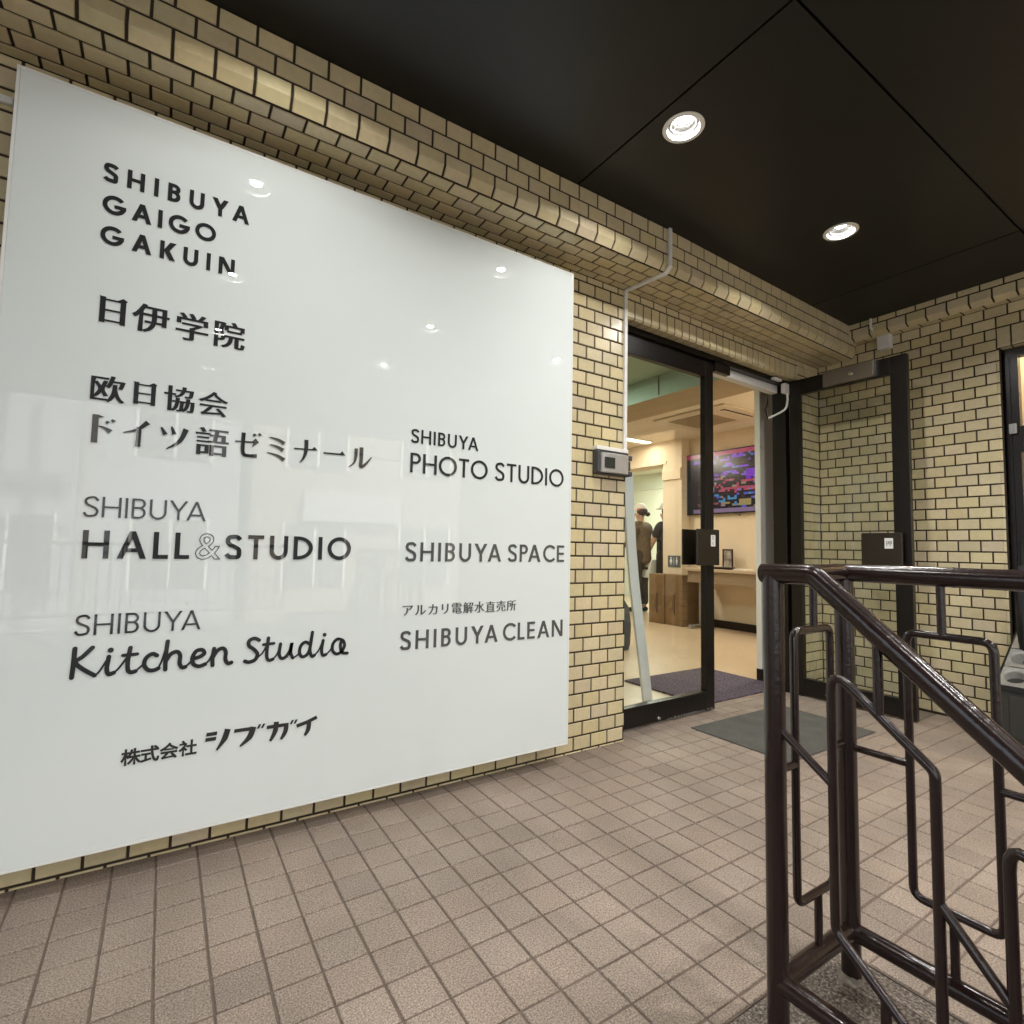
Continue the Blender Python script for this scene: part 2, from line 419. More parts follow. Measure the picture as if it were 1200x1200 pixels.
win.box((WX-.008, YJ-.046, .09), (WX-.0015, YJ-.040, 2.203))
wf = wb(win, 'window', side, so_, m_dark)
g = MB(); g.box((WX+.02, -2.18, .09), (WX+.026, YJ-.083, 1.625)); g.box((WX+.02, -2.18, 1.78), (WX+.026, YJ-.083, 2.203))
o = g.build('pane', m_glass, wf)
m_lock = mat('grey_latch', (.35, .35, .34), .35, .5, .6)
g = MB(); g.box((WX-.022, YJ-.072, 1.735), (WX-.0085, YJ-.036, 1.795)); g.box((WX-.03, YJ-.06, 1.75), (WX-.0225, YJ-.05, 1.78))
g.build('latch', m_lock, wf, bevel=.002)

# ------------------------------------------------------------------ ceiling panels with round cut-outs, downlights
LXs, LYs = [-1.80, -.459, .748], [-.765, -1.785, -2.82, -3.84, -4.86]
lamps = [(x, y) for x in LXs for y in LYs]
HR = .066
bm = bmesh.new()
xs = [-6.2, -4.70, -2.635, -.585, 1.465, 1.991]; ys = [-.27, -1.278, -2.28, -3.28, -4.28, -5.28, -6.2]
for i in range(len(xs)-1):
    for j in range(len(ys)-1):
        x0, x1, y1, y0 = xs[i]+.004, xs[i+1]-(.004 if i < 4 else 0), ys[j]-(.004 if j else 0), ys[j+1]+.004
        if j == 0: y1 = -.225
        vs = [bm.verts.new((a, b, CZ)) for a, b in ((x0, y0), (x1, y0), (x1, y1), (x0, y1))]
        es = [bm.edges.new((vs[k], vs[(k+1) % 4])) for k in range(4)]
        up_v = [bm.verts.new((v.co.x, v.co.y, CZ+.012)) for v in vs]
        for k in range(4): bm.faces.new((vs[k], vs[(k+1) % 4], up_v[(k+1) % 4], up_v[k]))
        for lx, ly in lamps:
            if x0 < lx < x1 and y0 < ly < y1:
                c = [bm.verts.new((lx+HR*math.cos(2*PI*q/40), ly+HR*math.sin(2*PI*q/40), CZ)) for q in range(40)]
                es += [bm.edges.new((c[q], c[(q+1) % 40])) for q in range(40)]
        bmesh.ops.triangle_fill(bm, edges=es, use_beauty=True)
me = bpy.data.meshes.new('ceiling'); bm.to_mesh(me); bm.free(); me.materials.append(m_ceil)
o = bpy.data.objects.new('ceiling', me); C.objects.link(o); struct(o)
sb = MB(); sb.box((-6.25, -6.25, 2.80), (XB+.25, 9.2, 3.3)); sb.box((-6.25, -6.25, 2.655), (XB+.25, -6.21, 2.80))
sb.box((XB+.2505, -4.2, 2.80), (8.3, 9.2, 3.3)); sb.box((-6.25, .25, 2.7), (-6.2, 9.2, 2.80))
struct(sb.build('ceiling_slab', m_void))

def downlight(lx, ly):
    t = thing('downlight', 'round white recessed ceiling downlight', 'ceiling light', (lx, ly, CZ), 0, 'recessed downlights in the dark ceiling')
    a = MB(); a.lathe([(.0655, .004), (.0655, -.0005), (.079, -.0005), (.0795, -.0025), (.078, -.0045), (.066, -.006), (.0615, -.0045), (.0605, .004)], (0, 0, 0), seg=40)
    a.build('trim_ring', m_trim, t, smooth=True)
    a = MB(); a.lathe([(.0605, .003), (.0565, .010), (.049, .011), (.0475, .013), (.036, .034), (.030, .036)], (0, 0, 0), seg=40)
    a.build('reflector', m_refl, t, smooth=True)
    a = MB(); a.lathe([(.031, .036), (.026, .031), (.017, .028), (.0001, .027)], (0, 0, 0), seg=32)
    a.build('lamp', m_lamp, t, smooth=True)
    return t
POWER = 2.15
ld = bpy.data.lights.new('downlight_beam', 'AREA'); ld.shape = 'DISK'; ld.size = .044; ld.energy = POWER; ld.color = (1, .975, .93); ld.spread = math.radians(180)
ldw = ld.copy(); ldw.energy = POWER*.7                       # the column over the left of the sign burns dimmer
DL = {(-.459, -.765): 'round white recessed ceiling downlight nearest the white sign, larger of two in view',
      (.748, -.765): 'round white recessed ceiling downlight nearest the glass doors, smaller of two in view'}
for n_, (lx, ly) in enumerate(lamps):
    if n_ == 0:
        first = t = downlight(lx, ly)
    else:
        t = first.copy(); C.objects.link(t); t.location = (lx, ly, CZ)
        for ch in [c for c in first.children if c.type == 'MESH']:
            c = ch.copy(); C.objects.link(c); c.parent = t
    t['label'] = DL.get((lx, ly), 'round white recessed ceiling downlight seen only mirrored in the glossy sign')
    lo = bpy.data.objects.new('downlight_beam', ldw if lx < -1.5 else ld); C.objects.link(lo); lo.location = (lx, ly, CZ+.019)

# ------------------------------------------------------------------ the sign
SX0, SX1, SZ0, SZ1, SY = -2.4975, -.4475, .0925, 2.35, -.09
sign = thing('sign_board', 'big white glossy sign board with dark lettering fixed on the cream tiled wall', 'sign', ((SX0+SX1)/2, -.05, SZ0))
sof = -Vector(sign.location)
def sp(mb, name, m, **k):
    o = mb.build(name, m, sign, **k); o.location = sof; return o
a = MB(); a.box((SX0+.009, SY, SZ0+.009), (SX1-.009, -.062, SZ1-.009)); sp(a, 'panel', m_sign)
a = MB()
for b in (((SX0, SY-.0005, SZ0), (SX0+.0085, -.055, SZ1)), ((SX1-.0085, SY-.0005, SZ0), (SX1, -.055, SZ1)), ((SX0+.0085, SY-.0005, SZ0), (SX1-.0085, -.055, SZ0+.0085)), ((SX0+.0085, SY-.0005, SZ1-.0085), (SX1-.0085, -.055, SZ1))): a.box(*b)
a.box((SX0+.03, -.0615, SZ0+.03), (SX1-.03, -.030, SZ1-.03))
sp(a, 'edge_frame', m_signedge, bevel=.0012)
a = MB()
for x in (-2.4, -1.8, -1.1, -.55):
    for z in (.25, 1.2, 2.2): a.box((x-.02, -.030, z-.02), (x+.02, .0042, z+.02))
sp(a, 'wall_bracket', m_dark)

# --- stroke lettering
_dz = [0]
def onsign(u, v, d): return (u, SY-.0022+d, v)
class Stroke:
    def __init__(s): s.mb = MB(); s.k = 0
    def poly(s, p):
        ar = sum(p[i][0]*p[(i+1) % len(p)][1]-p[(i+1) % len(p)][0]*p[i][1] for i in range(len(p)))
        if ar < 0: p = p[::-1]
        s.k = (s.k+1) % 9
        s.mb.prism(p, onsign, -.00012*s.k, .0021)
    def quadstrip(s, L, R):
        n = len(L); s.k = (s.k+1) % 9; d = -.00012*s.k
        P = [onsign(*q, d) for q in L]+[onsign(*q, d) for q in R]+[onsign(*q, .0021) for q in L]+[onsign(*q, .0021) for q in R]
        fs = []
        for i in range(n-1):
            fs += [(i, n+i, n+i+1, i+1), (i, i+1, 2*n+i+1, 2*n+i), (n+i+1, n+i, 3*n+i, 3*n+i+1)]
        fs += [(0, 2*n, 3*n, n), (n-1, 2*n-1, 4*n-1, 3*n-1)]
        s.mb.add(P, fs)
    def ribbon(s, pts, w, round_=False):
        ws = w if isinstance(w, (list, tuple)) else [w]*len(pts)
        if len(ws) != len(pts):
            o_, m_ = ws, len(pts)-1; ws = []
            for i in range(m_+1):
                f = i/m_*(len(o_)-1); k = min(int(f), len(o_)-2); ws.append(o_[k]*(1-(f-k))+o_[k+1]*(f-k))
        P = [Vector((a, b)) for a, b in pts]; L, R = [], []
        for i, p in enumerate(P):
            a, b = P[max(i-1, 0)], P[min(i+1, len(P)-1)]
            d = (b-a).normalized(); n = Vector((-d.y, d.x))*ws[i]/2
            L.append(p+n); R.append(p-n)
        s.quadstrip([tuple(q) for q in L], [tuple(q) for q in R])
        if round_:
            for i in (0, -1):
                c, r = P[i], ws[i]/2
                s.poly([(c.x+r*math.cos(q*PI/6), c.y+r*math.sin(q*PI/6)) for q in range(12)])
    def arc(s, cx, cy, rx, ry, a0, a1, w, wy=None):
        n = max(6, int(abs(a1-a0)/9)); wy = wy or w; L, R = [], []
        for i in range(n+1):
            q = math.radians(a0+(a1-a0)*i/n)
            L.append((cx+(rx-w)*math.cos(q), cy+(ry-wy)*math.sin(q))); R.append((cx+rx*math.cos(q), cy+ry*math.sin(q)))
        s.quadstrip(L, R) if a1 > a0 else s.quadstrip(R, L)
def cat(pts, n=7):
    out = []
    P = [pts[0]]+list(pts)+[pts[-1]]
    for i in range(1, len(P)-2):
        p0, p1, p2, p3 = [Vector(q) for q in P[i-1:i+3]]
        for j in range(n):
            t = j/n
            out.append(tuple(.5*((2*p1)+(p2-p0)*t+(2*p0-5*p1+4*p2-p3)*t*t+(3*p1-p0-3*p2+p3)*t**3)))
    out.append(tuple(pts[-1])); return out
WID = dict(S=.58, H=.76, I=.16, B=.58, U=.72, Y=.80, A=.88, G=.98, O=1.04, K=.72, N=.82, L=.48, T=.60, D=.80, P=.56, C=.82, E=.54)
def glyph(st, ch, x, y, h, w, t):
    X = lambda u: x+u*w
    def rect(a, b, c, d): st.poly([(a, b), (c, b), (c, d), (a, d)])
    def dg(xa, ya, xb, yb, tw): st.poly([(xa, ya), (xa+tw, ya), (xb+tw, yb), (xb, yb)])
    if ch in 'IHBUKNLDPET' and ch not in 'UT': rect(x, y, x+t, y+h)
    if ch == 'H': rect(x+w-t, y, x+w, y+h); rect(x+t*.9, y+h*.5-t*.42, x+w-t*.9, y+h*.5+t*.42)
    elif ch == 'L': rect(x+t*.9, y, x+w, y+t*.92)
    elif ch == 'E':
        rect(x+t*.9, y, x+w, y+t*.9); rect(x+t*.9, y+h-t*.9, x+w, y+h); rect(x+t*.9, y+h*.5-t*.42, x+w*.95, y+h*.5+t*.42)
    elif ch == 'T': rect(x, y+h-t*.92, x+w, y+h); rect(x+w/2-t/2, y, x+w/2+t/2, y+h-t*.9)
    elif ch == 'U':
        r = w/2; rect(x, y+r*.98, x+t, y+h); rect(x+w-t, y+r*.98, x+w, y+h); st.arc(x+r, y+r, r, r+h*.015, 180, 360, t)
    elif ch == 'O': st.arc(x+w/2, y+h/2, w/2, h/2*1.03, 0, 360, t)
    elif ch == 'C': st.arc(x+h*.51, y+h/2, h*.51, h/2*1.03, 42, 318, t)
    elif ch == 'G':
        st.arc(x+h*.51, y+h/2, h*.51, h/2*1.03, 42, 350, t); rect(x+w*.52, y+h*.5-t*.75, x+h*1.015, y+h*.5+t*.15)
    elif ch == 'D':
        rx = min(w-t*.5, h*.62); st.arc(x+w-rx, y+h/2, rx, h/2, -90, 90, t, t*.92)
        rect(x+t*.9, y, x+w-rx+.0003, y+t*.92); rect(x+t*.9, y+h-t*.92, x+w-rx+.0003, y+h)
    elif ch in 'PB':
        hb = h*.5 if ch == 'P' else h*.47; ry = (hb)/2+t*.2; cx = x+w-ry*(1.0 if ch == 'P' else 1.06)
        st.arc(cx, y+h-ry, ry, ry, -90, 90, t, t*.92); rect(x+t*.9, y+h-t*.92, cx+.0003, y+h); rect(x+t*.9, y+h-2*ry, cx+.0003, y+h-2*ry+t*.92)
        if ch == 'B':
            ry2 = (h-2*ry+t*.92)/2; cx = x+w-ry2
            st.arc(cx, y+ry2, ry2, ry2, -90, 90, t, t*.92); rect(x+t*.9, y, cx+.0003, y+t*.92)
    elif ch == 'A':
        tw = t*1.12; m = x+w/2
        dg(x, y, m-tw/2, y+h, tw); dg(x+w-tw, y, m-tw/2, y+h, tw); b = .24*h; rect(x+w*.2, y+b, x+w*.8, y+b+t*.85)
    elif ch == 'Y':
        tw = t*1.2; m = x+w/2; dg(m-tw/2, y+h*.44, x, y+h, tw); dg(m-tw/2, y+h*.44, x+w-tw, y+h, tw); rect(m-t/2, y, m+t/2, y+h*.46)
    elif ch == 'K':
        tw = t*1.35; dg(x+t*.8, y+h*.48, x+w-tw*.95, y+h, tw); dg(x+w-tw, y, x+t*.75, y+h*.56, tw)
    elif ch == 'N':
        rect(x+w-t, y, x+w, y+h); dg(x+w-t*1.25, y, x, y+h, t*1.25)
    elif ch == 'S':
        a = w/2; r1 = h*.275; r2_ = h*.295
        P = [(x+w-t*.35, y+h*.80), (x+w*.72, y+h-t*.62), (x+w*.48, y+h-t*.5), (x+w*.2, y+h*.88), (x+w*.115, y+h*.745), (x+w*.22, y+h*.61), (x+w*.5, y+h*.515), (x+w*.80, y+h*.41), (x+w-t*.5, y+h*.27), (x+w*.80, y+h*.105), (x+w*.5, y+t*.48), (x+w*.22, y+t*.62), (x+t*.2, y+h*.21)]
        st.ribbon(cat(P, 5), t)
def textline(txt, x0, x1, y, h, t, m, fix=None, parent_name='lettering'):
    """cap letters spread from x0 to x1"""
    s = Stroke()
    ws = [WID.get(c, .3)*h if c != 'I' else t for c in txt]
    gap = ((x1-x0)-sum(ws))/(len(txt)-1); x = x0
    # squeeze narrow settings: letters never closer than 8 % of cap height
    if gap < .07*h:
        k = ((x1-x0)-.07*h*(len(txt)-1))/sum(ws); ws = [a*k if c != 'I' else t for a, c in zip(ws, txt)]; gap = ((x1-x0)-sum(ws))/(len(txt)-1)
    pairs = [(-.17*h if txt[i:i+2] in ('YA', 'PA') else .035*h if txt[i:i+2] in ('HI', 'IB', 'BU', 'UI', 'IN', 'HA') else 0) for i in range(len(txt)-1)]
    gap -= sum(pairs)/(len(txt)-1); pairs.append(0)
    for c, a, k_ in zip(txt, ws, pairs): glyph(s, c, x, y, h, a, t); x += a+gap+k_
    return sp(s.mb, parent_name, m)
textline('SHIBUYA', -2.284, -1.885, 2.087, .0585, .0115, m_letter)
textline('GAIGO', -2.283, -1.981, 1.989, .0575, .0115, m_letter)
textline('GAKUIN', -2.283, -1.921, 1.892, .0575, .0115, m_letter)
textline('SHIBUYA', -2.275, -1.963, 1.063, .061, .0062, m_letter)
textline('HALL', -2.272, -2.003, .941, .083, .0135, m_letter)
textline('STUDIO', -1.901, -1.490, .941, .081, .0135, m_letter)
textline('SHIBUYA', -2.275, -1.960, .718, .060, .0065, m_letter)
textline('SHIBUYA', -1.267, -.962, 1.408, .056, .0082, m_letter)
textline('PHOTO', -1.268, -.913, 1.288, .079, .0105, m_letter)
textline('STUDIO', -.874, -.496, 1.289, .081, .0105, m_letter)
textline('SHIBUYA', -1.275, -.835, .936, .076, .0112, m_grey)
textline('SPACE', -.798, -.487, .936, .077, .0112, m_grey)
textline('SHIBUYA', -1.284, -.844, .593, .073, .0112, m_grey)
textline('CLEAN', -.817, -.490, .593, .075, .0112, m_grey)
# ampersand drawn in outline
cu = bpy.data.curves.new('ampersand', 'FONT'); cu.body = '&'; cu.size = .112; cu.fill_mode = 'NONE'; cu.bevel_depth = .0011; cu.bevel_resolution = 1; cu.resolution_u = 4
to = bpy.data.objects.new('tmp', cu); C.objects.link(to); bpy.context.view_layer.update()
me = bpy.data.meshes.new_from_object(to.evaluated_get(bpy.context.evaluated_depsgraph_get())); bpy.data.objects.remove(to)
vx = [v.co.x for v in me.vertices]; vy = [v.co.y for v in me.vertices]
for v in me.vertices:
    px = -1.987+(v.co.x-min(vx))/(max(vx)-min(vx))*.073; pz = .939+(v.co.y-min(vy))/(max(vy)-min(vy))*.085
    v.co = (px, SY-.0012+v.co.z, pz)
me.materials.clear(); me.materials.append(m_letter)
o = bpy.data.objects.new('lettering', me); C.objects.link(o); o.parent = sign; o.location = sof
# handwriting
hw = Stroke()
def hand(pts, w=.0118): hw.ribbon(cat(pts, 6), w, True)
B = .600
def kx(u): return -2.274+u
hand([(kx(0), B+.0), (kx(.002), B+.04), (kx(.003), B+.082)])
hand([(kx(.043), B+.082), (kx(.022), B+.058), (kx(.006), B+.043), (kx(.024), B+.022), (kx(.052), B+.001)])
hand([(kx(.052), B+.001), (kx(.063), B+.012), (kx(.083), B+.052)], .0055)
hand([(kx(.083), B+.052), (kx(.080), B+.018), (kx(.085), B+.001), (kx(.097), B+.004)])
hw.poly([(kx(.0865)+.0075*math.cos(q*PI/6), B+.071+.0075*math.sin(q*PI/6)) for q in range(12)])
hand([(kx(.097), B+.004), (kx(.110), B+.018), (kx(.130), B+.052)], .0055)
hand([(kx(.134), B+.074), (kx(.130), B+.04), (kx(.131), B+.010), (kx(.139), B+.001), (kx(.150), B+.003)])
hand([(kx(.117), B+.053), (kx(.134), B+.053), (kx(.152), B+.054)], .0095)
hand([(kx(.150), B+.003), (kx(.163), B+.016), (kx(.172), B+.026)], .0055)
hand([(kx(.202), B+.045), (kx(.190), B+.051), (kx(.175), B+.040), (kx(.171), B+.020), (kx(.181), B+.004), (kx(.196), B+.001), (kx(.208), B+.006)])
hand([(kx(.206), B+.004), (kx(.216), B+.03), (kx(.228), B+.084)], .0055)
hand([(kx(.228), B+.086), (kx(.225), B+.04), (kx(.226), B+.0)])
hand([(kx(.226), B+.026), (kx(.238), B+.046), (kx(.254), B+.052), (kx(.263), B+.040), (kx(.263), B+.016), (kx(.270), B+.002), (kx(.279), B+.003)])
hand([(kx(.279), B+.003), (kx(.290), B+.014), (kx(.298), B+.024)], .0055)
hand([(kx(.297), B+.026), (kx(.315), B+.030), (kx(.329), B+.040), (kx(.322), B+.052), (kx(.306), B+.049), (kx(.297), B+.030), (kx(.300), B+.010), (kx(.315), B+.001), (kx(.333), B+.006)])
hand([(kx(.333), B+.006), (kx(.345), B+.02), (kx(.354), B+.046)], .0055)
hand([(kx(.356), B+.053), (kx(.353), B+.025), (kx(.354), B+.0)])
hand([(kx(.354), B+.026), (kx(.366), B+.046), (kx(.381), B+.052), (kx(.390), B+.040), (kx(.390), B+.016), (kx(.398), B+.002), (kx(.408), B+.004)])
def sx(u): return -1.826+u
hand([(sx(.040), B+.070), (sx(.026), B+.077), (sx(.010), B+.070), (sx(.010), B+.054), (sx(.026), B+.040), (sx(.037), B+.024), (sx(.030), B+.006), (sx(.012), B+.0), (sx(0), B+.004)])
hand([(sx(.036), B+.012), (sx(.052), B+.026), (sx(.066), B+.054)], .005)
hand([(sx(.069), B+.075), (sx(.066), B+.04), (sx(.067), B+.010), (sx(.075), B+.0), (sx(.086), B+.003)], .0108)
hand([(sx(.054), B+.054), (sx(.070), B+.055), (sx(.087), B+.056)], .009)
hand([(sx(.086), B+.003), (sx(.098), B+.018), (sx(.108), B+.048)], .005)
hand([(sx(.108), B+.052), (sx(.105), B+.020), (sx(.113), B+.003), (sx(.128), B+.008), (sx(.140), B+.028), (sx(.145), B+.053), (sx(.142), B+.020), (sx(.150), B+.001)], .0108)
hand([(sx(.152), B+.001), (sx(.165), B+.01), (sx(.172), B+.02)], .005)
hand([(sx(.204), B+.044), (sx(.190), B+.052), (sx(.176), B+.042), (sx(.171), B+.020), (sx(.179), B+.003), (sx(.194), B+.006), (sx(.205), B+.026), (sx(.212), B+.085)], .0108)
hand([(sx(.210), B+.070), (sx(.206), B+.024), (sx(.213), B+.001), (sx(.222), B+.004)], .0108)
hand([(sx(.222), B+.004), (sx(.236), B+.02), (sx(.248), B+.05)], .005)
hand([(sx(.250), B+.053), (sx(.246), B+.020), (sx(.251), B+.001), (sx(.262), B+.003)], .0108)
hw.poly([(sx(.254)+.0068*math.cos(q*PI/6), B+.073+.0068*math.sin(q*PI/6)) for q in range(12)])
hand([(sx(.262), B+.003), (sx(.274), B+.014), (sx(.284), B+.03)], .005)
hand([(sx(.318), B+.050), (sx(.300), B+.054), (sx(.285), B+.038), (sx(.285), B+.014), (sx(.300), B+.001), (sx(.318), B+.010), (sx(.327), B+.030), (sx(.320), B+.048), (sx(.312), B+.034), (sx(.318), B+.006), (sx(.338), B+.001)], .0108)
sp(hw.mb, 'lettering', m_letter)

# --- Japanese glyphs
def jp(txt, centers, zc, em, dx, dy, m, hs=1.0):
    """built-in font outline, verticals thickened by dx, horizontals by dy (both in em)"""
    mb = MB()
    for ch, cx in zip(txt, centers):
        cu = bpy.data.curves.new('g', 'FONT'); cu.body = ch; cu.size = 1.0; cu.resolution_u = 4
        to = bpy.data.objects.new('g', cu); C.objects.link(to); bpy.context.view_layer.update()
        me = bpy.data.meshes.new_from_object(to.evaluated_get(bpy.context.evaluated_depsgraph_get())); bpy.data.objects.remove(to)
        bm = bmesh.new(); bm.from_mesh(me); bpy.data.meshes.remove(me)
        bmesh.ops.remove_doubles(bm, verts=bm.verts, dist=1e-5)
        nrm = {}
        for e in bm.edges:
            if len(e.link_faces) == 1:
                f = e.link_faces[0]; c = f.calc_center_median(); d = (e.verts[1].co-e.verts[0].co)
                n = Vector((d.y, -d.x, 0))
                if n.length < 1e-9: continue
                n.normalize()
                if n.dot(e.verts[0].co-c) < 0: n = -n
                for v in e.verts: nrm.setdefault(v.index, []).append(n)
        xs_ = [v.co.x for v in bm.verts]; ys_ = [v.co.y for v in bm.verts]
        mx, my = (min(xs_)+max(xs_))/2, (min(ys_)+max(ys_))/2
        k = em/.93
        pos = {}
        for v in bm.verts:
            p = v.co.copy()
            for n in nrm.get(v.index, [])[:2]: p += Vector((n.x*dx, n.y*dy, 0))*(1 if len(nrm[v.index]) == 1 or abs(nrm[v.index][0].dot(nrm[v.index][1])) < .6 else .55)
            pos[v.index] = ((p.x-mx)*k*hs+cx, (p.y-my)*k+zc)
        V0 = [onsign(*pos[v.index], 0) for v in bm.verts]; V1 = [onsign(*pos[v.index], .0021) for v in bm.verts]
        n = len(V0); fs = []
        for f in bm.faces:
            ids = [v.index for v in f.verts]
            if f.normal.z < 0: ids = ids[::-1]
            fs.append(tuple(ids))
        for e in bm.edges:
            if len(e.link_faces) == 1: fs.append((e.verts[0].index, e.verts[1].index, n+e.verts[1].index, n+e.verts[0].index))
        mb.add(V0+V1, fs); bm.free()
    return sp(mb, 'lettering', m)
def jday(st, cx, z0, z1, w):                             # the sun character with bold uprights and hairline bars
    xa, xb = cx-w/2, cx+w/2; t = w*.215; h = z1-z0; th = w*.075
    R = lambda a, b, c, d: st.poly([(a, b), (c, b), (c, d), (a, d)])
    R(xa, z0, xa+t, z1); R(xb-t, z0, xb, z1-.012*h)
    for zz in (z1-th*1.6, z0+h*.5, z0+th*1.5): R(xa+t*.9, zz-th/2, xb-t*.9, zz+th/2)
    st.poly([(xb-t*1.6, z1-th*1.2), (xb-t*.55, z1+h*.05), (xb+t*.25, z1-h*.035), (xb-t*.05, z1-h*.08)])
    st.poly([(xa-t*.12, z1+h*.015), (xa+t*.9, z1-h*.03), (xa+t*.9, z1-h*.07), (xa, z1-h*.06)])
js = Stroke(); jday(js, -2.240, 1.650, 1.729, .064); jday(js, -2.1465, 1.416, 1.484, .056); sp(js.mb, 'lettering', m_letter)
jp('伊学院', [-2.143, -2.032, -1.924], 1.689, .090, .030, .001, m_letter)
jp('欧協会', [-2.238, -2.055, -1.960], 1.449, .081, .029, .000, m_letter)
ks = Stroke()
def tp(pts, ws, n=7):
    P = cat(pts, n); m_ = len(P)-1; W_ = []
    for i in range(m_+1):
        f = i/m_*(len(ws)-1); k = min(int(f), len(ws)-2); W_.append(ws[k]*(1-(f-k))+ws[k+1]*(f-k))
    ks.ribbon(P, W_)
Z0 = 1.284
def kz(v): return Z0+v*.084
def kk(c, pts): return [(c+u*.095, kz(v)) for u, v in pts]
c = -2.240                                                # do
tp(kk(c, [(-.235, 1.0), (-.235, .5), (-.235, 0)]), [.0155, .0150, .0155]); ks.poly(kk(c, [(-.17, 1.0), (-.02, .94), (-.15, .89)]))
tp(kk(c, [(-.15, .60), (.03, .53), (.16, .43)]), [.003, .008, .0155]); tp(kk(c, [(.03, .79), (.09, .73)]), [.006, .0115], 4); tp(kk(c, [(.17, .87), (.24, .80)]), [.006, .0115], 4)
c = -2.160                                                # i
tp(kk(c, [(-.36, .46), (.0, .62), (.28, .93)]), [.002, .008, .0145]); tp(kk(c, [(.05, .72), (.05, .3), (.04, 0)]), [.013, .013, .0145])
c = -2.063                                                # tsu
tp(kk(c, [(-.37, .82), (-.25, .55)]), [.004, .0135], 5); tp(kk(c, [(-.09, .88), (.0, .60)]), [.004, .0135], 5)
tp(kk(c, [(.33, .84), (.16, .35), (-.20, .02)]), [.016, .012, .002])
c = -1.854                                                # ze
tp(kk(c, [(-.38, .60), (.28, .64)]), [.005, .005], 4); ks.poly(kk(c, [(.16, .66), (.26, .80), (.38, .65), (.16, .42), (.20, .60)]))
tp(kk(c, [(-.13, .98), (-.14, .3), (-.08, .10), (.08, .07), (.33, .09)]), [.013, .012, .012, .010, .013]); tp(kk(c, [(.20, .98), (.25, .90)]), [.006, .011], 4); tp(kk(c, [(.36, 1.02), (.42, .93)]), [.006, .011], 4)
c = -1.762                                                # mi
tp(kk(c, [(-.24, .92), (.05, .85), (.26, .72)]), [.003, .009, .0135]); tp(kk(c, [(-.22, .62), (.04, .55), (.23, .43)]), [.003, .009, .0135]); tp(kk(c, [(-.30, .28), (.04, .19), (.28, .03)]), [.003, .009, .015])
c = -1.666                                                # na
tp(kk(c, [(-.40, .57), (.36, .60)]), [.0048, .0048], 4); ks.poly(kk(c, [(.22, .61), (.32, .73), (.44, .58)]))
tp(kk(c, [(.02, .99), (.02, .55), (-.05, .22), (-.18, .0)]), [.014, .013, .009, .002])
c = -1.565                                                # long mark
tp(kk(c, [(-.40, .52), (.36, .53)]), [.0055, .0065], 4); ks.poly(kk(c, [(.20, .54), (.30, .68), (.42, .50)]))
c = -1.468                                                # ru
tp(kk(c, [(-.18, .87), (-.19, .5), (-.25, .22), (-.44, .02)]), [.013, .011, .007, .002])
tp(kk(c, [(.03, .95), (.03, .45), (.03, .08), (.22, .22), (.44, .55)]), [.014, .013, .013, .009, .003])
sp(ks.mb, 'lettering', m_letter)
jp('語', [-1.957], 1.323, .092, .028, -.001, m_letter)
jp('株式会社', [-2.121, -2.074, -2.025, -1.975], .351, .046, .027, .024, m_letter)
jp('アルカリ電解水直売所', [-1.258+.0535*i for i in range(10)], .7445, .047, .014, -.006, m_grey)
lg_ = Stroke()                                            # slanted company logotype
P = lg_.poly
P([(-1.9275, .377), (-1.8965, .377), (-1.8955, .388), (-1.9255, .388)]); P([(-1.9285, .361), (-1.8985, .361), (-1.8975, .372), (-1.9275, .372)])
lg_.ribbon(cat([(-1.866, .391), (-1.874, .362), (-1.895, .329)]), [.017]*8+[.015, .013, .011, .009, .008, .006, .005])
P([(-1.847, .3755), (-1.800, .3755), (-1.797, .3865), (-1.846, .3865)]); lg_.ribbon(cat([(-1.790, .386), (-1.800, .355), (-1.8275, .329)]), [.018]*8+[.016, .014, .012, .010, .008, .006, .005])
for u in (0, .0125): P([(-1.779+u, .378), (-1.7725+u, .378), (-1.7665+u, .391), (-1.7735+u, .391)])
P([(-1.749, .3715), (-1.695, .3715), (-1.693, .3825), (-1.748, .3825)]); lg_.ribbon(cat([(-1.719, .391), (-1.722, .36), (-1.736, .330)]), [.016]*7+[.015, .014, .013, .012, .010, .009, .008])
lg_.ribbon(cat([(-1.687, .382), (-1.689, .355), (-1.702, .330)]), [.015]*7+[.014, .014, .013, .012, .010, .009, .008])
for u in (0, .0125): P([(-1.6755+u, .376), (-1.669+u, .376), (-1.663+u, .389), (-1.670+u, .389)])
lg_.ribbon([(-1.653, .3665), (-1.62, .3745), (-1.586, .387)], [.0115]*3); lg_.ribbon(cat([(-1.612, .377), (-1.614, .35), (-1.625, .330)]), [.0145]*8+[.014, .013, .012, .011, .010, .009, .008])
sp(lg_.mb, 'lettering', m_letter)

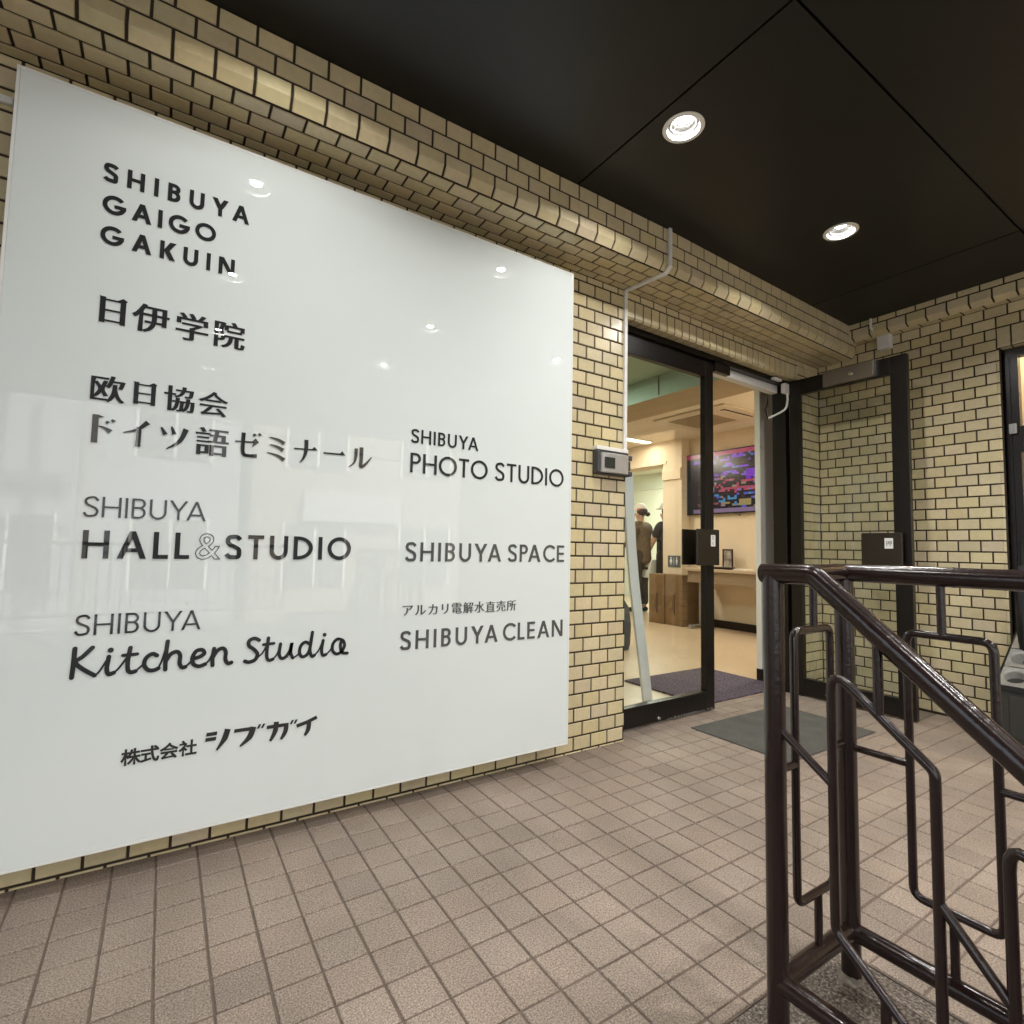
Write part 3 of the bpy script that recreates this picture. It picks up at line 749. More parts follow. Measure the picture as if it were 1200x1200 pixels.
# ------------------------------------------------------------------ conduit, reader box, small fittings
cd = thing('conduit', 'thin white cable duct climbing the tiled pillar and bending round the beam to the ceiling', 'conduit', (-.012, 0, 1.5))
a = MB(); a.box((-.024, -.014, 1.50), (-.003, -.0005, 2.412)); a.prism([(-.024, 2.412), (-.003, 2.412), (-.003, 2.4235), (-.024, 2.4235)], lambda u, v, d: (u, d, v), -.014, -.0005)
a.add([(-.024, -.014, 2.4245), (-.003, -.014, 2.4245), (.028, -.262, 2.4245), (.007, -.262, 2.4245), (-.024, -.014, 2.412), (-.003, -.014, 2.412), (.028, -.262, 2.412), (.007, -.262, 2.412)], [(0, 1, 2, 3), (7, 6, 5, 4), (0, 4, 5, 1), (1, 5, 6, 2), (2, 6, 7, 3), (3, 7, 4, 0)])
a.add([(.007, -.2625, 2.424), (.028, -.2625, 2.424), (.028, -.293, 2.452), (.007, -.293, 2.452), (.007, -.2625, 2.412), (.028, -.2625, 2.412), (.028, -.2955, 2.44), (.007, -.2955, 2.44)], [(0, 1, 2, 3), (7, 6, 5, 4), (0, 4, 5, 1), (1, 5, 6, 2), (2, 6, 7, 3), (3, 7, 4, 0)])
a.box((.007, -.2955, 2.4525), (.028, -.2815, 2.6445))
o = a.build('duct', m_white, cd, bevel=.0015); o.location = -Vector(cd.location)
m_case = mat('dark_grey_plastic', (.05, .05, .055), .45, .5); m_cover = mat('silver_cover', (.40, .385, .36), .35, .5, .35); m_lens = mat('smoked_window', (.03, .035, .03), .1, .5)
rd = thing('intercom_box', 'grey wall reader box with a square dark window beside the doorway', 'intercom', (-.12, 0, 1.385))
def rp(mb, n, m, **k): o = mb.build(n, m, rd, **k); o.location = -Vector(rd.location); return o
a = MB(); a.box((-.238, -.030, 1.386), (-.008, -.0006, 1.512)); a.box((-.238, -.044, 1.392), (-.215, -.030, 1.505))
a.box((-.012, -.040, 1.39), (.012, -.006, 1.415)); a.box((-.012, -.040, 1.475), (.012, -.006, 1.50)); a.box((-.012, -.034, 1.42), (.004, -.006, 1.47)); rp(a, 'case', m_case, bevel=.004)
a = MB(); P = [(-.216, -.030), (-.205, -.046), (-.18, -.052), (-.06, -.054), (-.03, -.050), (-.018, -.040), (-.015, -.030)]
a.prism([(p[0], p[1]) for p in P], lambda u, v, d: (u, v, d), 1.395, 1.497); rp(a, 'cover', m_cover, bevel=.003)
a = MB(); a.box((-.196, -.0565, 1.418), (-.128, -.050, 1.474)); rp(a, 'display_window', m_lens, bevel=.002)
a = MB(); a.box((-.236, -.034, 1.5125), (-.012, -.0006, 1.532)); rp(a, 'top_cap', m_white, bevel=.002)
# device under the ledge
dv = thing('alarm_box', 'small white box under the ceiling ledge with a short bent pipe above it', 'alarm', (XB, -.415, 2.43))
a = MB(); a.box((-.058, -.040, .0), (-.0006, .040, .105)); a.build('case', m_white, dv, bevel=.006)
a = MB(); a.tube(rnd_pt([(-.028, .022, .106), (-.028, .022, .125), (-.125, .045, .135), (-.125, .045, .21)], .02), .0085, 10); a.build('pipe', m_white, dv, smooth=True)
a = MB(); a.box((-6.2, -.016, 2.270), (-2.515, -.0008, 2.292))
tag(a.build('conduit', m_white, bevel=.002), 'short white cable duct at the left edge of the tiled wall, running behind the sign', 'conduit')

# ------------------------------------------------------------------ doors
ANG = math.atan(.0276)
fr = thing('door_frame', 'dark bronze frame around the entrance doorway under the tiled lintel', 'door frame', (0, .07, 0), ANG)
a = MB(); a.box((.002, 0, 2.2475), (1.80, .10, 2.2745)); a.build('head', m_dark, fr, bevel=.002)
a = MB(); a.box((.004, .0, .0), (.040, .10, 2.247)); a.build('jamb', m_dark, fr, bevel=.002)
a = MB(); a.box((1.748, -.002, .0), (1.799, .10, 2.247)); a.build('jamb', m_dark, fr, bevel=.002)
a = MB(); a.box((.93, .045, 2.192), (1.727, .10, 2.247)); a.build('head_cover', m_white, fr, bevel=.003)
a = MB(); a.box((.915, .005, 2.185), (1.075, .044, 2.2465)); a.build('closer_arm', m_dark, fr, bevel=.004)
a = MB(); a.box((1.56, -.03, 2.252), (1.66, -.0006, 2.268)); a.build('sensor', m_white, fr, bevel=.003)
a = MB(); a.box((1.690, -.034, 2.176), (1.775, -.0022, 2.246)); a.build('junction_box', m_white, fr, bevel=.003)
a = MB(); a.tube(cat([(1.745, -.020, 2.176), (1.742, -.022, 2.12), (1.705, -.018, 2.05), (1.640, .06, 1.995)], 8), .0075, 10); a.build('cable', m_white, fr, smooth=True)
a = MB(); a.tube(cat([(1.700, .105, 2.18), (1.690, .105, 2.11), (1.675, .108, 2.07), (1.695, .10, 1.99)], 6), .006, 8); a.build('cable', m_dark, fr, smooth=True)
m_plate = mat('brown_pull_plate', (.020, .014, .008), .35, .5, noise=[(120, .15)])
m_label = mat('white_sticker', (.75, .75, .73), .5, .4); m_ink = mat('sticker_ink', (.04, .04, .05), .6, .3); m_steel = mat('polished_steel', (.6, .6, .58), .18, .5, 1)
def leaf(t, wd, ht, hinge_w=.085, free_w=.085):
    """door leaf in local x (0 hinge .. wd), front at y=0"""
    a = MB(); a.box((0, 0, .008), (hinge_w, .04, ht)); a.build('stile', m_dark, t, bevel=.002)
    a = MB(); a.box((wd-free_w, 0, .008), (wd, .04, ht)); a.build('stile', m_dark, t, bevel=.002)
    a = MB(); a.box((hinge_w+.0002, .001, .012), (wd-free_w-.0002, .039, .116)); a.box((hinge_w+.0002, -.004, .1165), (wd-free_w-.0002, .044, .126)); a.build('bottom_rail', m_dark, t, bevel=.002)
    a = MB(); a.box((hinge_w+.0002, .001, ht-.112), (wd-free_w-.0002, .039, ht)); a.build('top_rail', m_dark, t, bevel=.002)
    a = MB(); a.box((hinge_w, .016, .126), (wd-free_w, .024, ht-.112)); a.build('pane', m_glassb, t)
d1 = thing('glass_door', 'closed glass door leaf in dark bronze frame beside the tiled pillar', 'door', (.045, .095, 0), ANG)
leaf(d1, .865, 2.244, .05, .085)
def plate(t, x0, x1, y0, y1, z0, z1, lab=None, flip=False):
    a = MB(); a.box((x0, y0, z0), (x1, y1, z1)); p = a.build('pull_plate', m_plate, t, bevel=.006); return p
plate(d1, .640, .868, -.040, -.026, .912, 1.139); plate(d1, .640, .868, .066, .080, .912, 1.139)
def posts(t, xs_, z_, y0, y1):
    a = MB()
    for x in xs_: a.box((x-.012, y0, z_[0]), (x+.012, y1, z_[0]+.024)); a.box((x-.012, y0, z_[1]-.024), (x+.012, y1, z_[1]))
    a.build('plate_mount', m_dark, t)
posts(d1, [.825], (.94, 1.11), -.0262, .0662)
def sticker(t, x0, x1, z0, z1, y, body):
    a = MB(); a.box((x0, y-.0006, z0), (x1, y, z1)); s_ = a.build('sticker', m_label, t)
    w_, h_ = x1-x0, z1-z0; n = len(body); a = MB()
    for i, ch in enumerate(body):
        cu = bpy.data.curves.new('g', 'FONT'); cu.body = ch; cu.size = 1; cu.resolution_u = 2
        to = bpy.data.objects.new('g', cu); C.objects.link(to); bpy.context.view_layer.update()
        me = bpy.data.meshes.new_from_object(to.evaluated_get(bpy.context.evaluated_depsgraph_get())); bpy.data.objects.remove(to)
        em = min(w_*.8, h_/n*.8); cz = z1-h_*(i+.5)/n
        xs_ = [v.co.x for v in me.vertices]; ys_ = [v.co.y for v in me.vertices]
        mx_, my_ = (min(xs_)+max(xs_))/2, (min(ys_)+max(ys_))/2
        a.add([(x0+w_/2+(v.co.x-mx_)*em, y-.0009, cz+(v.co.y-my_)*em) for v in me.vertices], [tuple(p.vertices) for p in me.polygons]); bpy.data.meshes.remove(me)
    a.build('sticker_print', m_ink, s_)
sticker(d1, .776, .822, 1.032, 1.104, -.0402, '引く')
a = MB(); a.lathe([(.0001, -.012), (.008, -.011), (.012, -.006), (.013, 0)], (.335, .0005, .035), 'y', 16); a.build('lock_knob', m_steel, d1, smooth=True)
a = MB()
for k in range(26):                                       # scuffed paint along the foot of the rail
    u = .42+k*.0165+random.uniform(-.005, .005); a.box((u, -.0012, .010), (u+random.uniform(.006, .022), -.0004, .010+random.uniform(.004, .016)))
a.build('scuff_marks', mat('bare_aluminium', (.22, .21, .20), .5, .5, .6), d1)
# open leaf, swung out against the side wall
d2 = thing('glass_door', 'open glass door leaf swung out in front of the tiled side wall', 'door', (1.745, .085, 0), -PI/2+.012)
leaf(d2, .745, 2.262, .075, .092)
a = MB(); a.box((.255, -.030, 2.155), (.570, -.0008, 2.262)); cl = a.build('door_closer', mat('bronze_grey_cover', (.17, .145, .115), .36, .5, .5), d2, bevel=.002)
a = MB(); a.lathe([(.0001, -.010), (.012, -.009), (.016, -.004), (.017, 0)], (.435, -.0305, 2.205), 'y', 20); a.build('lock_knob', m_steel, d2, smooth=True)
a = MB(); a.box((.572, -.032, 2.154), (.578, -.0008, 2.263)); a.build('closer_end', m_steel, d2)
plate(d2, .480, .712, -.040, -.026, .912, 1.139); plate(d2, .480, .712, .066, .080, .912, 1.139); posts(d2, [.69], (.94, 1.11), -.0262, .0662)
sticker(d2, .615, .662, 1.040, 1.105, -.0402, '押')
a = MB(); a.lathe([(.0001, -.010), (.012, -.009), (.015, -.004), (.016, 0)], (.70, -.0008, .862), 'y', 20); a.build('lock_knob', m_steel, d2, smooth=True)
a = MB(); a.lathe([(.0001, -.012), (.009, -.011), (.013, -.006), (.014, 0)], (.235, .0005, .045), 'y', 16); a.build('lock_knob', m_steel, d2, smooth=True)

# ------------------------------------------------------------------ mats
m_mat = mat('grey_rubber_mat', (.098, .095, .086), .75, .3, noise=[(9, .14), (160, .22)], bump=(300, .3, .002))
a = MB(); a.prism([(.465, -.045), (.525, -.612), (1.35, -.612), (1.49, -.045)][::1], lambda u, v, d: (u, v, d), .010, .0008)
a = MB(); a.prism([(.482, -.612), (1.345, -.612), (1.375, -.040), (.482, -.040)], lambda u, v, d: (u, v, d), .0075, .0006)
tag(a.build('door_mat', m_mat, bevel=.003), 'thin grey rubber mat lying on the floor tiles outside the doorway', 'mat')
m_carpet = mat('purple_grey_carpet', (.115, .09, .115), .95, .2, noise=[(75, .75), (20, .12)], bump=(260, .8, .006))
a = MB(); a.box((.925, .21, .0008), (1.86, .93, .013), 0)
tag(a.build('door_mat', m_carpet, bevel=.003), 'speckled purple grey carpet mat just inside the doorway', 'mat')

# ------------------------------------------------------------------ railing
rail = thing('railing', 'dark brown painted pipe railing with bent bar panels at the head of the steps', 'railing', (-.8, -1.405, 0))
def rb(mb, name): o = mb.build(name, m_rail, rail, smooth=True, ang=60); o.location = -Vector(rail.location); return o
R1, R2 = .0215, .0088
XA, XBp, YP, HT = -.945, -.64, -1.405, .952
def fix(mb, p, r): mb.lathe([(r, 0), (r*.95, r*.3), (r*.6, r*.75), (.0001, r*.95)], p, 'z', 16)
pa = MB(); pa.tube([(XA, YP, -.1), (XA, YP, HT)], R1, 20); rb(pa, 'post')
pb = MB(); pb.tube([(XBp, YP, -.1), (XBp, YP, HT)], R1, 20); rb(pb, 'post')
pc = MB(); pc.tube([(XBp, -2.75, -.1), (XBp, -2.75, HT)], R1, 20); rb(pc, 'post')
# handrail over A, going down the steps; level rails over A-B and along B
hA = MB(); hA.tube(rnd_pt([(XA, YP+.024, HT), (XA, -1.492, HT+.002), (XA, -2.30, HT-.71), (XA, -2.9, HT-1.21)], .03), R1, 20); rb(hA, 'handrail')
hm = MB(); hm.tube([(XA, YP, HT-.0005), (XBp, YP, HT-.0005)], R1*.99, 20); rb(hm, 'top_rail')
hb = MB(); hb.tube([(XBp, YP+.024, HT), (XBp, -2.77, HT)], R1, 20); rb(hb, 'top_rail')
c_ = MB(); c_.tube([(XBp, -1.628, HT), (XBp, -1.632, HT)], R1*1.03, 20); rb(c_, 'weld_seam')
lo = MB(); lo.tube([(XA, YP, .10), (XBp, YP, .10)], R1*.93, 18); rb(lo, 'bottom_rail')
lo = MB(); lo.tube([(XBp, YP, .10), (XBp, -2.75, .10)], R1*.93, 18); rb(lo, 'bottom_rail')
lo = MB(); lo.tube(rnd_pt([(XA, YP, .104), (XA, -1.60, .104), (XA, -2.9, -.90)], .05), R1*.93, 18); rb(lo, 'bottom_rail')
def panel(P, stub_t, stub_b, links, name='bar_panel'):
    b = MB(); b.tube(rounded_ring(P, .022), R2, 12, cap=False)
    for q in stub_t+stub_b: b.tube(q, R2*.98, 12)
    for q in links: b.tube(q, R2*.95, 12)
    rb(b, name)
y = YP
panel([(-.868, y, .822), (-.868, y, .232), (-.712, y, .232), (-.712, y, .822)], [[(-.783, y, .822), (-.783, y, .94)]], [[(-.783, y, .232), (-.783, y, .10)]], [[(XA, y, .53), (-.868, y, .53)], [(-.712, y, .54), (XBp, y, .54)]])
for k in range(6):
    d = -.257*k; y0, y1 = -1.538+d, -1.692+d
    if y1 < -2.74: break
    L_ = [[(XBp, y1, .53), (XBp, y1-.103, .53)]]
    if k == 0: L_.append([(XBp, YP, .53), (XBp, y0, .53)])
    panel([(XBp, y0, .823), (XBp, y0, .248), (XBp, y1, .248), (XBp, y1, .823)], [[(XBp, (y0+y1)/2+.01, .823), (XBp, (y0+y1)/2+.01, .94)]], [[(XBp, (y0+y1)/2+.005, .248), (XBp, (y0+y1)/2+.005, .10)]], L_)
sl_ = .80
for k in range(5):
    d = -.262*k; e = -sl_*.262*k; y0, y1 = -1.523+d, -1.692+d
    L_ = [[(XA, y1, .415+e), (XA, y1-.095, .305+e)]]
    if k == 0: L_.append([(XA, YP, .63), (XA, y0, .545)])
    zt = [.765, .63]
    bt_z = .104 if k == 0 else .104+e+.05
    panel([(XA, y0, .772+e), (XA, y0, .272+e), (XA, y1, .135+e), (XA, y1, .628+e)], [[(XA, (y0+y1)/2, .70+e), (XA, (y0+y1)/2, .86+e)]], [[(XA, (y0+y1)/2, .204+e), (XA, (y0+y1)/2, bt_z)]], L_)
m_mortar = mat('grey_mortar', (.17, .15, .125), .9, .2, noise=[(60, .3)], bump=(90, .6, .004))
a = MB()
for i in range(2):
    cx = (XBp, XA)[i]; seg = 18; V = []
    for rr, zz in ((.040, -.0055), (.031, -.002), (.0212, .004)):
        for j in range(seg): q = 2*PI*j/seg; k = rr*(1+random.uniform(-.16, .16)); V.append((cx+k*math.cos(q), YP+k*math.sin(q)*.8, zz))
    a.add(V, [(r*seg+j, r*seg+(j+1) % seg, (r+1)*seg+(j+1) % seg, (r+1)*seg+j) for r in range(2) for j in range(seg)])
o = a.build('mortar_footing', m_mortar, rail, smooth=True); o.location = -Vector(rail.location)

# ------------------------------------------------------------------ umbrella stand and umbrella
us = thing('umbrella_stand', 'dark grey umbrella stand with a sloping tray of round holes under the window', 'umbrella stand', (1.88, -1.35, 0))
m_tray = mat('grey_tray', (.21, .205, .19), .4, .5, noise=[(30, .1)]); m_body = mat('dark_grey_cabinet', (.032, .031, .027), .5, .4)
ox, oy = 1.88, -1.35
X0, X1, YL, YR, ZA, ZB = 1.695, 2.07, -1.048, -1.68, .325, .578
uu = Vector((X1-X0, 0, ZB-ZA)); ul = uu.length; uu.normalize(); nn = Vector((-uu.z, 0, uu.x))
bmm = bmesh.new()
def tv(s_, y_, d=0): p = Vector((X0, 0, ZA))+uu*s_+nn*d; return bmm.verts.new((p.x-ox, y_-oy, p.z))
nr, nc = 3, 5; cs = ul/nr; cy = (YL-YR)/nc
for i in range(nr):
    for j in range(nc):
        s0, s1, y0, y1 = i*cs, (i+1)*cs, YR+j*cy, YR+(j+1)*cy
        g_ = .003; r_ = min(cs, cy)*.34; sc, yc = (s0+s1)/2, (y0+y1)/2
        outer = []
        N_ = 24
        ring0, ring1, ring2, ring3 = [], [], [], []
        for q in range(N_):
            an = 2*PI*q/N_; ca, sa = math.cos(an), math.sin(an); k = 1/max(abs(ca), abs(sa))
            ring0.append(tv(sc+ca*k*(cs/2-g_), yc+sa*k*(cy/2-g_))); ring1.append(tv(sc+ca*r_*1.12, yc+sa*r_*1.12, .0005)); ring2.append(tv(sc+ca*r_, yc+sa*r_, -.008)); ring3.append(tv(sc+ca*r_*.9, yc+sa*r_*.9, -.09))
        for A_, B_ in ((ring0, ring1), (ring1, ring2), (ring2, ring3)):
            for q in range(N_): bmm.faces.new((A_[q], A_[(q+1) % N_], B_[(q+1) % N_], B_[q]))
        bmm.faces.new(ring3)
bmesh.ops.recalc_face_normals(bmm, faces=bmm.faces)
me = bpy.data.meshes.new('tray'); bmm.to_mesh(me); bmm.free(); me.materials.append(m_tray); me.shade_smooth()
o = bpy.data.objects.new('tray', me); C.objects.link(o); o.parent = us
tf = MB(); e = .004
tf.prism([(X0-.006-ox, ZA-.024), (X0-.006-ox, ZA+.0), (X0-ox, ZA-.001), (X1-ox, ZB-.001), (X1+.004-ox, ZB), (X1+.004-ox, ZB-.03)], lambda u, v, d: (u, d, v), YL+.006-oy, YR-.006-oy)
tf2 = MB()
for y_ in (YL, YR-.006):
    tf2.prism([(X0-.006-ox, ZA-.024), (X0-.006-ox, ZA+.002), (X1+.004-ox, ZB+.002), (X1+.004-ox, ZB-.03)], lambda u, v, d: (u, d, v), y_+.006-oy, y_-oy)
tf2.box((X0-.006-ox, YR-oy, ZA-.024), (X0-.001-ox, YL-oy, ZA+.002))
tf2.build('tray_frame', mat('black_edging', (.012, .012, .012), .4, .4), us)
b_ = MB(); b_.prism([(X0+.006-ox, .03), (X0+.006-ox, ZA-.026), (X1-.004-ox, ZB-.115), (X1-.004-ox, .03)], lambda u, v, d: (u, d, v), YL-.006-oy, YR+.006-oy)
for yy in (YL-.02, YR+.04):
    b_.box((X0+.02-ox, yy-.02-oy, 0), (X0+.05-ox, yy-oy, .03)); b_.box((X1-.05-ox, yy-.02-oy, 0), (X1-.02-ox, yy-oy, .03))
b_.box((X0-.0-ox, YR+.05-oy, .06), (X0+.0055-ox, YL-.05-oy, ZA-.05))
b_.build('cabinet', m_body, us, bevel=.003)
um = thing('umbrella', 'folded black umbrella standing in a hole of the grey stand', 'umbrella', (1.955, -1.11, .42))
m_blk = mat('black_nylon', (.006, .006, .007), .6, .4, bump=(70, .5, .004))
a = MB(); N_ = 16; prof = [(.012, .0), (.020, .05), (.030, .15), (.035, .28), (.036, .42), (.030, .50), (.018, .535), (.012, .54)]
V = []
for r_, h in prof:
    for q in range(N_): an = 2*PI*q/N_; k = r_*(1+.14*math.sin(4*an+h*9)); V.append((k*math.cos(an)+.0, k*math.sin(an), h))
a.add(V, [(i*N_+q, i*N_+(q+1) % N_, (i+1)*N_+(q+1) % N_, (i+1)*N_+q) for i in range(len(prof)-1) for q in range(N_)]+[tuple(range((len(prof)-1)*N_, len(prof)*N_))])
o = a.build('canopy', m_blk, um, smooth=True)
a = MB(); a.tube([(0, 0, .53), (0, 0, .60)]+[(0, -.028+.028*math.cos(q), .60+.034*math.sin(q)+.045) for q in [PI*i/10 for i in range(11)]]+[(0, -.056, .61)], .012, 12); a.build('handle', m_blk, um, smooth=True)
um.rotation_euler = (0, .02, 0)

# ------------------------------------------------------------------ interior: hall
m_ifloor = mat('cream_vinyl_floor', (.60, .46, .31), .28, .45, noise=[(1.2, .06), (14, .04)])
m_iwall = mat('beige_wallpaper', (.68, .57, .42), .8, .3, noise=[(3, .04), (200, .03)])
m_iceil = mat('white_ceiling_board', (.72, .65, .54), .9, .2, noise=[(120, .06)])
m_bulk = mat('pale_green_paint', (.38, .49, .40), .7, .3)
m_soff = mat('brown_soffit', (.42, .33, .22), .8, .3)
m_far = mat('pale_mint_paint', (.72, .74, .62), .7, .3)
m_base = mat('dark_baseboard', (.014, .009, .008), .4, .4)
a = MB(); a.box((-6.2, .451, -.25), (XB+.25, 9, .0)); a.box((XB+.2505, -4.2, -.25), (8.2, 9, .0)); a.box((.02, .2005, -.003), (XB+.25, .4505, .0005))
struct(a.build('interior_floor', m_ifloor))
XW = 4.165
a = MB(); a.box((XW, .2, 0), (XW+.12, 2.93, 2.8)); a.box((4.0, 2.93, 0), (XW+.12, 3.265, 2.8)); a.box((4.0, 3.265, 2.262), (XW+.12, 4.45, 2.8)); a.box((4.0, 4.45, 0), (XW+.12, 7.0, 2.8))
a.box((XW-.012, .2, 2.34), (XW-.0005, 2.93, 2.352)); a.box((XW-.012, 1.93, 2.353), (XW-.0005, 1.95, 2.50))
a.box((3.985, 3.20, 2.262), (3.9995, 4.5, 2.30)); a.box((3.975, 2.935, 2.02), (3.9995, 3.26, 2.18))
a.box((-1.0, 7.0, 0), (XW+.12, 7.1, 2.8)); a.box((-1.1, .25, 0), (-1.0, 7.1, 2.8)); a.box((XB+.26, .20, 0), (XW, .28, 2.8))
struct(a.build('interior_wall', m_iwall))
a = MB(); a.box((XW-.012, .28, 0), (XW-.0005, 2.93, .10)); a.box((3.988, 2.93, 0), (3.9995, 3.265, .10)); a.box((3.988, 4.45, 0), (3.9995, 7.0, .10))
struct(a.build('baseboard', m_base))
a = MB(); a.box((-1.0, .25, 2.60), (1.649, 7.0, 2.64)); struct(a.build('interior_ceiling', m_bulk))
a = MB(); a.box((2.15, .28, 2.60), (4.0, 7.0, 2.64)); a.box((4.0, .28, 2.60), (XW, 2.93, 2.64)); struct(a.build('interior_ceiling', m_iceil))
a = MB(); a.box((1.65, .25, 2.40), (2.149, 7.0, 2.79)); a.box((1.638, 1.245, 2.42), (1.6495, 1.25, 2.60))
o = struct(a.build('ceiling_beam', [m_soff, m_bulk]))
for p_ in o.data.polygons:
    if p_.normal.x < -.9: p_.material_index = 1
# far room
a = MB(); a.box((6.5, .3, 0), (6.6, 9, 2.9)); a.box((XW+.13, 8.9, 0), (6.5, 9, 2.9)); a.box((XW+.13, .3, 0), (6.5, .4, 2.9)); a.box((6.46, .4, 2.28), (6.4995, 8.9, 2.31))
a.box((XW+.1205, .4, 2.62), (6.5, 8.9, 2.66)); a.box((6.3, 6.2, 1.92), (6.45, 6.6, 1.98))
struct(a.build('interior_wall', m_far))
col = thing('column', 'slim white wall panel standing just inside the open doorway', 'column', (2.1, .415, 0))
m_col = mat('grey_white_panel', (.80, .77, .70), .7, .3)
a = MB(); a.box((-.24, -.022, .10), (.40, .022, 1.595)); a.box((-.24, -.022, 1.600), (.40, .022, 2.40)); a.box((-.239, -.0205, 1.594), (.40, .0205, 1.601)); a.build('panel', m_col, col)
a = MB(); a.box((-.242, -.024, 0), (.40, .024, .0995)); a.build('baseboard', m_base, col)
# fluorescent ceiling lamps (lit)
m_fl = mat('lit_tube', (1, 1, 1), .5, .5, emit=(1, .88, .62), estr=1.5); m_fl2 = mat('lit_tube_cool', (1, 1, 1), .5, .5, emit=(.95, 1, .88), estr=2.2)
def fluor(x, y, z, L, w, m, lab, grp, en, colr, turn=0):
    t = thing('ceiling_light', lab, 'ceiling light', (x, y, z), turn, grp)
    a = MB(); a.box((-L/2-.02, -w/2-.02, -.016), (L/2+.02, w/2+.02, -.0005)); a.build('housing', m_trim, t, bevel=.003)
    a = MB(); a.box((-L/2, -w/2, -.022), (L/2, w/2, -.0165)); a.build('diffuser', m, t)
    l = bpy.data.lights.new('tube_light', 'AREA'); l.shape = 'RECTANGLE'; l.size = L; l.size_y = w; l.energy = en; l.color = colr
    lo = bpy.data.objects.new('tube_light', l); C.objects.link(lo); lo.location = (x, y, z-.03); lo.rotation_euler = (0, 0, turn)
fluor(3.42, 3.42, 2.60, .88, .10, m_fl, 'lit fluorescent ceiling strip before the far doorway', None, 1.6, (1, .92, .78))
fluor(2.55, 3.6, 2.60, .88, .10, m_fl, 'lit fluorescent ceiling strip near the beam, opposite the far doorway', None, 6.5, (1, .92, .78))
fluor(.75, 1.9, 2.60, .88, .10, m_fl2, 'lit cool white ceiling strip close behind the closed glass door', None, 4.5, (.85, 1, .84))
fluor(5.4, 4.6, 2.62, 1.2, .12, m_fl2, 'lit cool white ceiling strip in the far room', None, 13, (.93, 1, .86), PI/2)
fluor(2.62, -1.6, 2.78, 1.2, .12, m_fl, 'unseen ceiling strip added to light the room behind the side window', None, 7, (1, .80, .55), PI/2)  # added lamp, never in view, lights the room seen through the pane
a = MB(); a.box((XB+.26, -4.2, 0), (4.9, -4.1, 2.8)); a.box((4.8, -4.1, 0), (4.9, .2, 2.8)); a.box((XB+.2605, .1, 0), (4.8, .199, 2.8)); a.box((XB+.8, -4.0, 0), (XB+.85, -.3, 2.79))
struct(a.build('interior_wall', m_iwall))
fluor(3.25, .62, 2.60, .88, .10, m_fl, 'added ceiling strip, out of view, lighting the hall before the screen wall', None, 5.0, (1, .92, .78))  # extra hall lamp, placed out of the camera's sight for its light
# air conditioner cassette
ac = thing('air_conditioner', 'square ceiling air conditioner cassette in front of the screen', 'air conditioner', (3.32, 1.96, 2.60))
m_ac = mat('cassette_plastic', (.62, .54, .42), .5, .4); m_grl = mat('cassette_grille', (.33, .26, .17), .6, .3)
a = MB(); a.box((-.42, -.50, -.024), (.42, .50, -.0005)); a.build('panel', m_ac, ac, bevel=.008)
a = MB(); a.box((-.28, -.18, -.028), (.28, .38, -.0245))
for k in range(13): a.box((-.27, -.17+k*.042, -.031), (.27, -.152+k*.042, -.0285))
a.build('grille', m_grl, ac)
a = MB(); a.box((-.27, -.40, -.0275), (.27, -.345, -.0245)); a.build('louver', m_void, ac)
a = MB(); a.box((-.26, -.38, -.036), (.26, -.345, -.0280)); a.build('flap', m_ac, ac)
# display
tvt = thing('wall_display', 'large wall mounted screen showing a purple and red block timetable', 'screen', (XW, 2.20, 1.50))
a = MB(); a.box((-.055, -.75, .005), (-.012, .765, .855)); a.build('bezel', mat('black_bezel', (.008, .008, .01), .3, .5), tvt, bevel=.004)
m_scr = bpy.data.materials.new('lit_screen'); m_scr.use_nodes = True
N, L = m_scr.node_tree.nodes, m_scr.node_tree.links; b = N['Principled BSDF']; at = N.new('ShaderNodeAttribute'); at.attribute_name = 'tint'
b.inputs['Base Color'].default_value = (.01, .01, .01, 1); b.inputs['Roughness'].default_value = .25
L.new(at.outputs['Color'], b.inputs['Emission Color']); b.inputs['Emission Strength'].default_value = .10
a = MB(); ny, nz = 44, 30; y0, y1, z0, z1 = -.735, .75, .022, .84
def scol(i, j):
    u, v = i/ny, j/nz                                    # u: 0 right .. 1 left, v: 0 bottom .. 1 top
    if v > .93: return (.45, .06, .12)
    if u > .955: return (.12, .16, .22) if j % 2 else (.05, .07, .10)
    if u > .90: return (.008, .01, .014)
    if v < .045: return (.30, .20, .32)
    if u > .70 and v < .80: return (.035, .018, .026)
    return None
grid = [[scol(i, j) or (.012, .006, .014) for j in range(nz)] for i in range(ny)]
PAL_t = [(.22, .03, .62), (.20, .04, .55), (.22, .03, .62), (.26, .06, .58), (.30, .10, .60), (.16, .05, .40), (.10, .20, .50), (.015, .008, .03)]
PAL_m = [(.55, .05, .12), (.50, .10, .14), (.30, .15, .45), (.35, .28, .16), (.012, .006, .01)]
PAL_b = [(.36, .28, .12), (.10, .12, .55), (.08, .30, .55), (.35, .22, .22), (.015, .008, .016)]
rg = random.Random(3)
for _ in range(460):
    i, j = rg.randrange(0, int(ny*.90)), rg.randrange(2, int(nz*.92)); w_ = rg.choice([1, 2, 2, 3, 4, 5]); v = j/nz
    if i+w_ > ny*.72 and v < .78: continue
    pal = PAL_t if v > .55 else PAL_m if v > .28 else PAL_b
    c_ = rg.choice(pal)
    for q in range(w_):
        for h in range(rg.choice([1, 1, 2])):
            if i+q < ny*.9 and j+h < nz*.93: grid[i+q][j+h] = c_
for _ in range(150):
    i, j = rg.randrange(0, int(ny*.72)), rg.randrange(2, int(nz*.90)); w_ = rg.choice([2, 3, 4, 6])
    for q in range(w_):
        if i+q < ny*.9: grid[i+q][j] = (.010, .005, .014)
